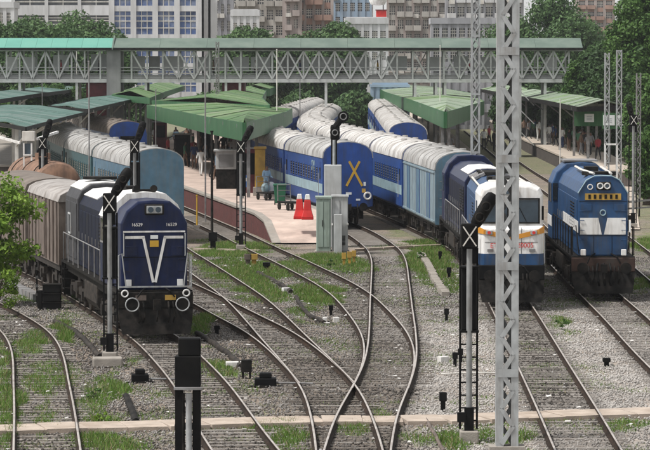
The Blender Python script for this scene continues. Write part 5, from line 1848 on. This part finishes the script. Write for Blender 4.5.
def pole(label, x, yb, ytop, r=.045, matl='galv_d', lamp=False):
    b = P(x, yb, RT)
    k = b.y / F
    H = CZ - (ytop - 60) * k
    root = thing('pole', label, 'post', (b.x, b.y, 0))
    MB().tube([(0, 0, 0), (0, 0, H)], [r, r * .75], 8).build('pole', M[matl], root, 40)
    MB().lohi((-.18, -.18, 0), (.18, .18, .2)).build('base', M['concrete'], root)
    MB().cyl((0, 0, H + .03), (0, 0, 1), r * 1.1, .08, 8).build('cap', M[matl], root)
    return root


pole('thin pole beside the cream coach at left', 89.5, 236, 62)
pole('thin pole in front of the footbridge above the teal roof', 42.5, 160, 84)
pole('pale thin pole before the footbridge near the red enclosure', 77, 145, 52, matl='offwhite')
pole('dark thin post at the green canopy left end', 205.5, 222, 56)
pole('pale pole on the platform beside the green bin', 277, 190, 50, matl='offwhite')
pole('thin pole left of the parked X coach', 300, 176, 80)
pole('pale thin pole right of the pale pointed canopy', 560, 176, 100, matl='offwhite')
pole('thin pole in front of the central canopy roof', 156, 190, 90)
pole('pale pole rising beside the right canopy', 440, 170, 46, matl='offwhite')
pole('thin yellow post beside the navy locomotive', 197, 225, 196, .05, 'yellow')
pole('dark post rising left of the platform wall', 212, 246, 132, .07, 'dark')

# portal frame in front of the right platform
b = P(611, 176, PZ); 
pf = thing('white_frame', 'small white gate frame behind the blue locomotive roof', 'frame', (b.x, b.y, PZ - 1))
w = 12 * b.y / F
for s in (-1, 1): MB().box((s * w / 2, 0, 1.6), (.1, .1, 3.2)).build('post', M['white'], pf)
MB().box((0, 0, 3.15), (w, .1, .12)).build('lintel', M['white'], pf)

# ================================================================ PLATFORM THINGS AND PEOPLE
def person_mesh(pose, seed):
    g = random.Random(seed)
    V = []; E = []; Rd = []

    def add(p, r, par=None):
        V.append(p); Rd.append(r)
        if par is not None: E.append((par, len(V) - 1))
        return len(V) - 1
    hip = add((0, 0, .95), (.17, .12))
    ab = add((0, 0, 1.12), (.155, .11), hip)
    ch = add((0, -.01, 1.34), (.19, .12), ab)
    nk = add((0, -.01, 1.5), (.06, .06), ch)
    hd = add((0, -.03, 1.62), (.085, .1), nk)
    tp = add((0, -.02, 1.72), (.07, .08), hd)
    for s in (-1, 1):
        st = (.16 if pose == 'walk' else .03) * s * (1 if g.random() < .5 else 1)
        th = add((s * .1, 0, .86), (.1, .1), hip)
        kn = add((s * .11, -.02 - st * .6, .5), (.07, .07), th)
        an = add((s * .11, .03 - st * 1.2, .09), (.045, .05), kn)
        to = add((s * .12, -.12 - st * 1.2, .04), (.045, .035), an)
        sh = add((s * .2, 0, 1.42), (.07, .07), ch)
        if pose == 'carry':
            el = add((s * .27, -.02, 1.15), (.05, .05), sh)
            ha = add((s * .2, -.28, 1.12), (.04, .04), el)
            fi = add((s * .16, -.36, 1.12), (.035, .025), ha)
        else:
            el = add((s * .27, .02 + st * .4, 1.14), (.05, .05), sh)
            ha = add((s * .28, -.05 + st * 1.0, .88), (.038, .038), el)
            fi = add((s * .28, -.07 + st * 1.1, .78), (.035, .02), ha)
    me = bpy.data.meshes.new('person')
    me.from_pydata(V, E, [])
    o = bpy.data.objects.new('tmp', me); C.objects.link(o)
    sk = o.modifiers.new('skin', 'SKIN')
    if not me.skin_vertices: 
        bpy.context.view_layer.objects.active = o
    for i, r in enumerate(Rd):
        me.skin_vertices[0].data[i].radius = r
    me.skin_vertices[0].data[0].use_root = True
    o.modifiers.new('sub', 'SUBSURF').levels = 1
    o.modifiers['sub'].render_levels = 1
    dg_ = bpy.context.evaluated_depsgraph_get()
    me2 = bpy.data.meshes.new_from_object(o.evaluated_get(dg_))
    bpy.data.objects.remove(o)
    me2.name = 'person'
    me2.materials.clear()
    for q in ('skin', 'hair', 'white', 'navy'): me2.materials.append(M[q])
    mi = []
    for p in me2.polygons:
        c = p.center
        if c.z > 1.66 or (c.z > 1.56 and c.y > .0): mi.append(1)
        elif c.z > 1.47: mi.append(0)
        elif abs(c.x) > .235 and c.z < 1.1: mi.append(0)
        elif c.z > .93: mi.append(2)
        elif c.z < .09: mi.append(1)
        else: mi.append(3)
    me2.polygons.foreach_set('material_index', mi)
    me2.shade_smooth()
    return me2


PM = [person_mesh('stand', 1), person_mesh('walk', 2), person_mesh('carry', 3)]
CL_ = {}


def cloth(c):
    if c not in CL_: CL_[c] = mat('cloth_%d' % len(CL_), c, .85, 0, .12, 6)
    return CL_[c]


WH, LB_, RDc, GRc, BRc, NVc, BKc, YLc, GYc = (.62, .62, .6), (.28, .42, .55), (.3, .04, .05), (.06, .16, .09), (.16, .1, .07), (.03, .05, .12), (.02, .02, .022), (.45, .3, .06), (.22, .22, .23)


def person(label, x, y, z, shirt, trouser, pose, rz, group=None):
    p = P(x, y, z)
    o = link_mesh('person', PM[pose], None, (p.x, p.y, z), rz)
    o.scale = (1.0, 1.0, 1.1)
    for i, c in ((2, shirt), (3, trouser)):
        o.material_slots[i].link = 'OBJECT'
        o.material_slots[i].material = cloth(c)
    return tag(o, label, 'person', group)


person('person in light blue shirt bending over the luggage trolley on the platform', 266.5, 199, PZ, LB_, GYc, 2, .6)
person('person in white walking on the central platform below the canopy point', 201, 176, PZ, WH, WH, 1, 2.8)
person('person in dark red top on the central platform left side', 168, 161, PZ, RDc, BKc, 0, 1.2)
gq = 'people waiting on the central platform'
for i, (x, y, sh, tr, ps, lb) in enumerate((
        (188, 152, WH, GYc, 0, 'person in white shirt at the left end of the crowd under the green canopy'),
        (193, 156, GRc, BKc, 1, 'person in green top next to the dark post under the green canopy'),
        (213, 165, BKc, NVc, 0, 'person in black standing near the grey kiosk on the platform'),
        (176, 148, BRc, BKc, 0, 'person in brown far back under the green canopy'),
        (249, 190, WH, NVc, 0, 'person in white shirt beside the blue sign on the platform'),
        (258, 182, YLc, BRc, 0, 'person in yellow standing by the mustard column'))):
    person(lb, x, y, PZ, sh, tr, ps, i * 1.3, gq)
gq = 'people waiting on the right platform'
RPX = ((524, 138, BRc, BKc, 'brown'), (529, 139, GYc, BKc, 'grey'), (537.5, 141, WH, WH, 'white, leftmost of three in white'), (543, 142, WH, WH, 'white, middle of three in white'), (549, 144.5, WH, GYc, 'white shirt, rightmost of three in white'),
       (556, 146, NVc, BKc, 'navy'), (562.5, 148, WH, NVc, 'white top near the canopy post'), (532, 136, RDc, NVc, 'red'), (569, 151, BKc, BRc, 'black'), (581, 155, BRc, GYc, 'tan near the station board'),
       (588, 157, GYc, BKc, 'grey top under the station board'), (598, 160, RDc, BKc, 'dark red at the platform end'), (553, 143, LB_, BKc, 'light blue'), (574, 149, GRc, BKc, 'green'))
for i, (x, y, sh, tr, lb) in enumerate(RPX):
    person(f'person in {lb} standing under the right hand canopy', x, y, PZ, sh, tr, i % 2, i * .9, gq)
gq = 'people on the footbridge'
for i, (xp, sh, lb) in enumerate(((60, RDc, 'red'), (98, BKc, 'black'), (213, BRc, 'brown'), (255, WH, 'white'), (300, NVc, 'navy'), (341, GYc, 'grey'), (378, YLc, 'yellow'), (470, RDc, 'dark red'), (531, GRc, 'green'))):
    o = link_mesh('person', PM[i % 2], None, (fx(xp), FD + 1.8, ZB + .22), 1.57 if i % 2 else -1.57)
    o.scale = (1, 1, 1.08)
    for q, c in ((2, sh), (3, BKc)):
        o.material_slots[q].link = 'OBJECT'; o.material_slots[q].material = cloth(c)
    tag(o, f'person in {lb} crossing the covered footbridge', 'person', gq)
gq = 'people on the platform beneath the pale pointed canopy'
for i, (x, y, sh, lb) in enumerate(((484, 150, WH, 'white'), (489, 146, RDc, 'red'), (494, 152, BKc, 'black'), (450, 158, GYc, 'grey'))):
    person(f'person in {lb} beyond the parked pale coaches near the slim mast', x, y, PZ, sh, BKc, i % 2, i, gq)

CN = {'dark blue': NVc, 'black': BKc, 'brown': BRc, 'grey': GYc, 'dark red': RDc, 'dark green': GRc, 'white': WH, 'pale blue': LB_}
gq = 'crowd on the central platform'
rp_ = random.Random(5)
PLC = ['beside the dark stall', 'near the canopy posts', 'at the shaded back', 'close to the platform edge', 'near the grey kiosk']
for i in range(26):
    t_ = rp_.random()
    yy = 148 + t_ * 34
    xa = 150 + t_ * 60; xb = 226 + t_ * 30
    xx = xa + rp_.random() * (xb - xa)
    cn = list(CN)[i % 8]; tn = ['black', 'grey', 'brown'][i % 3]
    person(f'person in {cn} top and {tn} trousers {PLC[i % 5]}, central platform', xx, yy, PZ, CN[cn], CN[tn], i % 2, rp_.random() * 6, gq)
gq = 'people waiting on the right platform'
for i in range(16):
    t_ = rp_.random()
    xx = 522 + t_ * 74 + rp_.uniform(-3, 8); yy = 135 + t_ * 22
    cn = list(CN)[i % 8]; tn = ['black', 'brown'][i // 8]
    person(f'person in {cn} top and {tn} trousers on the right platform', xx, yy, PZ, CN[cn], CN[tn], i % 2, rp_.random() * 6, gq)

# ---- red A shaped barriers
for i, (x, y) in enumerate(((299.5, 219, ), (307.5, 219.5))):
    b = P(x, y, PZ)
    o = thing('road_barrier', 'left one of two red plastic barriers with white tops' if i == 0 else 'right one of two red plastic barriers with white tops', 'barrier', (b.x, b.y, PZ), group='red barriers on the platform ramp')
    MB().loft([[(-.3, -.3, 0), (.3, -.3, 0), (.3, .3, 0), (-.3, .3, 0)], [(-.29, -.3, .14), (.29, -.3, .14), (.29, .3, .14), (-.29, .3, .14)], [(-.2, -.2, .45), (.2, -.2, .45), (.2, .2, .45), (-.2, .2, .45)], [(-.15, -.12, .98), (.15, -.12, .98), (.15, .12, .98), (-.15, .12, .98)]]).build('body', M['red'], o, bevel=.03)
    MB().loft([[(-.14, -.12, .98), (.14, -.12, .98), (.14, .12, .98), (-.14, .12, .98)], [(-.1, -.09, 1.24), (.1, -.09, 1.24), (.1, .09, 1.24), (-.1, .09, 1.24)]]).build('top', M['white'], o, bevel=.03)
# ---- green wheelie bin
b = P(280, 205, PZ)
o = thing('waste_bin', 'green wheeled waste bin on the platform', 'bin', (b.x, b.y, PZ))
MB().loft([[(-.26, -.28, .1), (.26, -.28, .1), (.26, .28, .1), (-.26, .28, .1)], [(-.34, -.36, 1.05), (.34, -.36, 1.05), (.34, .36, 1.05), (-.34, .36, 1.05)]]).build('body', M['bin'], o, bevel=.03)
MB().box((0, 0, 1.1), (.74, .8, .1)).build('lid', M['bin'], o, bevel=.03)
MB().box((0, .4, 1.05), (.5, .06, .06)).build('handle', M['dark'], o)
for s in (-1, 1): MB().cyl((s * .28, .25, .12), (1, 0, 0), .12, .06, 14).build('wheel', M['dark'], o)
# ---- hand trolleys
def trolley(x, y, lab, load, hgt=1.0):
    b = P(x, y, PZ)
    o = thing('luggage_trolley', lab, 'trolley', (b.x, b.y, PZ), .4)
    MB().box((0, 0, .4), (.8, 1.6, .08)).build('deck', M['dark'], o)
    for sx in (-1, 1):
        for sy in (-1, 1): MB().cyl((sx * .36, sy * .6, .18), (1, 0, 0), .18, .07, 14).build('wheel', M['dark'], o)
    m = MB()
    for s in (-1, 1): m.tube([(s * .36, .78, .4), (s * .36, .85, 1.3)], .03, 6)
    for q in (.7, 1.0, 1.3): m.tube([(-.36, .83, q), (.36, .83, q)], .025, 6)
    m.build('push_frame', M['galv_d'], o)
    return b


trolley(268, 200, 'dark luggage trolley loaded with bundles beside the person in light blue', True)
b = P(268.5, 199, PZ)
for i, (dx, dy, dz, s_, mm, lb) in enumerate(((-.15, -.3, .44, .5, 'band', 'pale blue bundle at the near end of the luggage trolley'), (.12, .25, .44, .55, 'boardwhite', 'white sack at the far end of the luggage trolley'))):
    q = MB().loft([[(s_ / 2 * r_ * math.cos(a_ * math.pi / 5), s_ / 2 * r_ * math.sin(a_ * math.pi / 5), z_ * s_) for a_ in range(10)] for z_, r_ in ((0, .85), (.25, 1.05), (.6, 1.0), (.85, .7), (.95, .3))]).build('luggage_bundle', M[mm], None, 60, loc=(b.x + dx, b.y + dy, PZ + dz))
    tag(q, lb, 'bundle')
trolley(290, 210, 'empty dark trolley frame standing left of the red barriers', False)

# ---- mustard column, grey kiosk, blue sign
b = P(260, 196, PZ)
o = thing('mustard_column', 'mustard yellow column under the canopy point', 'column', (b.x, b.y + .4, PZ))
MB().lohi((-.3, -.3, 0), (.3, .3, 2.7)).build('shaft', M['mustard'], o, bevel=.03)
MB().lohi((-.4, -.4, 0), (.4, .4, .5)).build('base', M['concrete'], o, bevel=.02)
MB().lohi((-.36, -.36, 2.7), (.36, .36, 2.85)).build('cap', M['mustard'], o, bevel=.02)
b = P(226, 189, PZ)
o = thing('platform_kiosk', 'grey metal kiosk with dark lower half under the green canopy', 'kiosk', (b.x, b.y + .7, PZ))
MB().lohi((-.6, -.6, 0), (.6, .8, 1.2)).build('counter', M['dark'], o, bevel=.02)
MB().lohi((-.63, -.63, 1.2), (.63, .83, 2.3)).build('upper', M['cabinetg'], o, bevel=.02)
MB().lohi((-.75, -.85, 2.3), (.75, .95, 2.4)).build('roof', M['cabinetg'], o)
MB().lohi((-.45, -.66, 1.35), (.45, -.62, 2.1)).build('shutter', M['greywall'], o)
b = P(245, 194, PZ)
o = thing('information_sign', 'small blue sign on two legs beside the platform signal', 'sign', (b.x, b.y, PZ))
MB().box((0, 0, .75), (.36, .05, .7)).build('board', M['signblue'], o)
MB().box((0, -.03, .85), (.2, .01, .2)).build('white_mark', M['boardwhite'], o)
for s in (-1, 1): MB().box((s * .14, .02, .4), (.04, .04, .8)).build('leg', M['galv_d'], o)
for x, y, hh, mm, lb in ((252, 193, 2.6, 'maroon2', 'dark red stall box between sign and mustard column'), (182, 166, 2.3, 'dark', 'dark stall at the left edge of the platform crowd'), (238, 180, 2.4, 'galv_d', 'grey cabinet behind the blue sign'), (160, 150, 2.4, 'maroon2', 'dark red stall far back under the green canopy'), (204, 158, 2.4, 'dark', 'dark stall in the middle of the green canopy shade')):
    b = P(x, y, PZ)
    o = thing('platform_stall', lb, 'stall', (b.x, b.y + .6, PZ))
    MB().lohi((-.55, -.5, 0), (.55, .8, hh)).build('body', M[mm], o, bevel=.02)
    MB().lohi((-.7, -.75, hh), (.7, .95, hh + .1)).build('roof', M['galv_d'], o)
    MB().lohi((-.45, -.53, 1.1), (.45, -.5, hh - .25)).build('opening', M['black'], o)

# ================================================================ LINESIDE THINGS
def stub(label, x, y, hgt=.42, w=.09, matl='black', group='short black lineside markers', cap=None):
    b = P(x, y, .02)
    o = thing('lineside_marker', label, 'marker', (b.x, b.y, 0), group=group)
    MB().lohi((-w / 2, -w / 2, 0), (w / 2, w / 2, hgt)).build('stake', M[matl], o)
    MB().lohi((-w * .8, -w * .8, hgt * .55), (w * .8, w * .6, hgt)).build('head', M[cap or matl], o, bevel=.01)
    return o


stub('black marker on the ballast between the two right hand tracks', 606.5, 366, .26, .14)
stub('black marker on the pale ballast just above the walkway', 443, 411, .5, .12)
stub('left of two black markers by the near signal post', 455, 366, .42, .1)
stub('right of two black markers by the near signal post', 460.5, 362, .42, .1)
stub('black marker behind the near signal on dark ballast', 446.5, 321, .45, .1)
stub('black marker beside the crossing of the middle tracks', 331, 316, .4, .1)
stub('black marker in the grass right of the navy locomotive', 217, 334, .3, .12)
stub('black marker leaning in the grass near the cable trough', 449, 279, .5, .12)
stub('black marker at the grass edge behind the pointed trough', 440, 262, .5, .1)
stub('black bollard between the platform track rails', 213, 251, .9, .25)
for x in (248, 254): stub(f'{"left" if x < 250 else "right"} of two brown bollards below the platform ramp', x, 266, .55, .2, 'mustard' if x > 250 else 'wagon', 'bollards below the ramp')
for i, x in enumerate((344, 349.5, 354)): stub(f'{["left","middle","right"][i]} of three yellowish bollards in front of the relay cabinets', x, 266 - i * 1.2, .6, .12, 'mustard', 'bollards before the cabinets')
stub('grey stump beside the pipe in the grass', 266.5, 270, .35, .2)


def point_machine(label, x, y, rz=0, rod=1.5, sc=1.0):
    b = P(x, y, .03)
    o = thing('point_machine', label, 'point machine', (b.x, b.y, 0), rz)
    MB().lohi((-.3 * sc, -.22, .03), (.3 * sc, .22, .26)).build('motor_box', M['black'], o, bevel=.03)
    MB().lohi((-.17 * sc, -.18, .26), (.17 * sc, .18, .4)).build('cover', M['black'], o, bevel=.03)
    MB().lohi((-.5 * sc, -.28, 0), (.5 * sc, -.1, .06)).build('bed_plate', M['dark'], o)
    MB().tube([(.3 * sc, 0, .12), (rod, 0, .1)], .03, 6).build('drive_rod', M['galv_d'], o)
    return o


point_machine('black point machine beside the left middle track', 265.5, 386, 0, 1.3)
point_machine('small black point machine left of the navy locomotive track', 140, 382, .1, 1.1, .8)
b = P(246.5, 378, .03)
o = thing('junction_box', 'dark junction box on legs with white block beside it', 'box', (b.x, b.y, 0))
MB().lohi((-.15, -.12, .2), (.15, .12, .55)).build('box', M['dark'], o, bevel=.02)
for s in (-1, 1): MB().lohi((s * .1 - .03, -.04, 0), (s * .1 + .03, .04, .2)).build('leg', M['dark'], o)
b = P(236, 366, .03)
o = MB().lohi((-.3, -.12, -.02), (.25, .12, .16)).build('marker_block', M['white'], bevel=.02, loc=(b.x, b.y, 0), rz=.1)
tag(o, 'white painted concrete block beside the dark junction box', 'block')
for i, (x, y, w_) in enumerate(((325, 322, .16), (336, 322, .2), (286, 292, .3), (443, 362, .3))):
    b = P(x, y, .03)
    o = MB().lohi((-w_ / 2, -.1, -.02), (w_ / 2, .1, .2)).build('marker_block', M['white'], bevel=.02, loc=(b.x, b.y, 0), rz=.2 * i)
    tag(o, ['left white block of the pair by the middle crossing', 'right white block of the pair by the middle crossing', 'white block at the end of the curved pipe', 'pale block lying by the near signal'][i], 'block')


def pipe(label, pts, r, matl='dark', z=.08, name='cable_pipe'):
    c = spline([P(x, y, z) for x, y in pts], .5)
    m = MB().tube([(p[0], p[1], z + .02 * math.sin(i)) for i, p in enumerate(c)], r, 8)
    o = m.build(name, M[matl], None, 50)
    tag(o, label, 'pipe')
    return o


pipe('dark curved cable pipe left of the navy locomotive track', ((55, 322), (70, 328), (86, 341), (100, 357)), .09, 'undergear')
pipe('dark cable pipe running from the navy locomotive towards the junction box', ((197, 333), (214, 344), (229, 354), (241, 366)), .09, 'undergear')
pipe('rusty curved pipe in the grass below the platform ramp', ((258, 273), (268, 278), (280, 284), (291, 292)), .1, 'undergear')
pipe('dark curved pipe in the grass left of the middle crossing', ((296, 297), (303, 309), (313, 318), (324, 322)), .08, 'undergear')
pipe('dark cable duct beside the left edge walkway', ((126, 396), (131, 408), (136, 421)), .09)
pipe('thin pale rod lying across the ballast left of the signal', ((441, 374), (470, 374), (497, 373)), .025, 'offwhite', .1)
pipe('spare rail lying beside the walkway right of the middle tracks', ((425, 418), (433, 431), (444, 452)), .045, 'wagon', .08)
# broken trough lying in the grass
c = spline([P(x, y, .12) for x, y in ((421, 254), (430, 268), (436, 281), (446, 294))], .9)
tr_ = thing('broken_trough', 'broken pale concrete trough lying in the grass right of the middle track', 'trough')
for i in range(len(c) - 1):
    d = c[i + 1] - c[i]; md = (c[i] + c[i + 1]) / 2
    if i in (3,): continue
    MB().box((0, 0, 0), (.82, .3, .2)).build('trough_section', M['concrete'], tr_, loc=(md[0], md[1], .1), rz=math.atan2(d[1], d[0]) + random.uniform(-.12, .12))
c = spline([P(x, y, .12) for x, y in ((8, 285), (22, 291), (38, 299))], .9)
tr_ = thing('cable_trough', 'grey concrete cable trough left of the battery boxes', 'trough')
for i in range(len(c) - 1):
    d = c[i + 1] - c[i]; md = (c[i] + c[i + 1]) / 2
    MB().box((0, 0, 0), (.85, .36, .3)).build('trough_section', M['galv_d'], tr_, loc=(md[0], md[1], .14), rz=math.atan2(d[1], d[0]))
# dark channel under the walkway between the rails of the left track
# battery boxes
b = P(52, 309, .03)
o = thing('battery_boxes', 'stacked black battery boxes beside the navy locomotive', 'boxes', (b.x, b.y, 0))
for q in range(3):
    MB().lohi((-.32, -.25, q * .32), (.32, .3, q * .32 + .29)).build('box', M['black'], o, bevel=.02)
    MB().lohi((-.34, -.27, q * .32 + .27), (.34, .32, q * .32 + .3)).build('lid', M['dark'], o)
MB().lohi((-.52, -.1, 0), (-.35, .2, .7)).build('side_box', M['black'], o, bevel=.02)
b = P(37, 303, .03)
o = thing('marker_post', 'thin black and white post beside the battery boxes', 'post', (b.x, b.y, 0))
MB().tube([(0, 0, 0), (0, 0, 1.55)], .03, 6).build('pole', M['black'], o)
for q in range(4): MB().box((0, -.02, .35 + q * .32), (.1, .04, .1)).build('band', M['galv_d'], o)
# foundation of the left signal
b = P(108, 366, .02)
tag(MB().lohi((-.45, -.3, 0), (.42, .3, .28)).build('rubble_block', M['concrete'], None, bevel=.04, loc=(b.x, b.y, 0), rz=.1), 'rough concrete footing in front of the left signal', 'footing')
# low lineside fence and buffers right of the blue locomotive
b = P(640, 216, RT)
fe = thing('lineside_fence', 'low dark fence beyond the blue locomotive at the right edge', 'fence', (b.x, b.y, 0))
for q in range(6): MB().box((-2.4 + q * .9, q * 1.2, .5), (.08, .08, 1.0)).build('post', M['dark'], fe)
for z_ in (.5, .9): MB().bar((-2.4, 0, z_), (2.1, 6, z_), .06, .1).build('rail', M['galv_d'], fe)
# beige service road behind the blue locomotive
c = [(P(622, 230, .02), P(640, 230, .02)), (P(617, 205, .02), P(636, 205, .02)), (P(612, 186, .02), P(634, 186, .02)), (P(606, 165, .02), P(628, 165, .02))]
mb = MB(); mb.loft([[(a_.x, a_.y, .06), (b_.x, b_.y, .06)] for a_, b_ in c], caps=False, closed=False)
o = mb.build('service_road', M['gravelpath']); o['kind'] = 'structure'
c = [(P(632, 330, .02), P(668, 330, .02)), (P(634, 300, .02), P(655, 300, .02)), (P(632, 280, .02), P(642, 280, .02))]

# wild flowering weeds near T8
for i, (x, y, hgt, n) in enumerate(((562, 331, .45, 90), (101, 425, .35, 120), (330, 268, .4, 160), (420, 262, .5, 160), (446, 250, .6, 160), (95, 400, .3, 130))):
    p = P(x, y, 0)
    tree(['single green weed on the pale ballast between the right tracks', 'dry weed clump near the left walkway', 'leafy weed beside the relay cabinets', 'leafy weed clump right of the middle track', 'tall weed clump below the parked pale coach', 'greenish weed left of the point machine'][i], p, hgt, .28, .28, n, .05, 'mid' if i != 1 else 'fresh', 60 + i, 8, .012, .05, cat='weed', name='weed')

# ================================================================ HAZE
hm = bpy.data.materials.new('haze'); hm.use_nodes = True
nt = hm.node_tree
nt.nodes.remove(nt.nodes['Principled BSDF'])
pv = nt.nodes.new('ShaderNodeVolumePrincipled')
pv.inputs['Color'].default_value = (.93, .96, 1, 1)
pv.inputs['Density'].default_value = .0001
pv.inputs['Anisotropy'].default_value = .2
nt.links.new(pv.outputs[0], nt.nodes['Material Output'].inputs['Volume'])
hz_ = MB().lohi((-450, -60, -1.2), (450, 1050, 60)).build('haze', hm)
tag(hz_, 'thin pale haze hanging over the station', 'haze', kind='stuff')
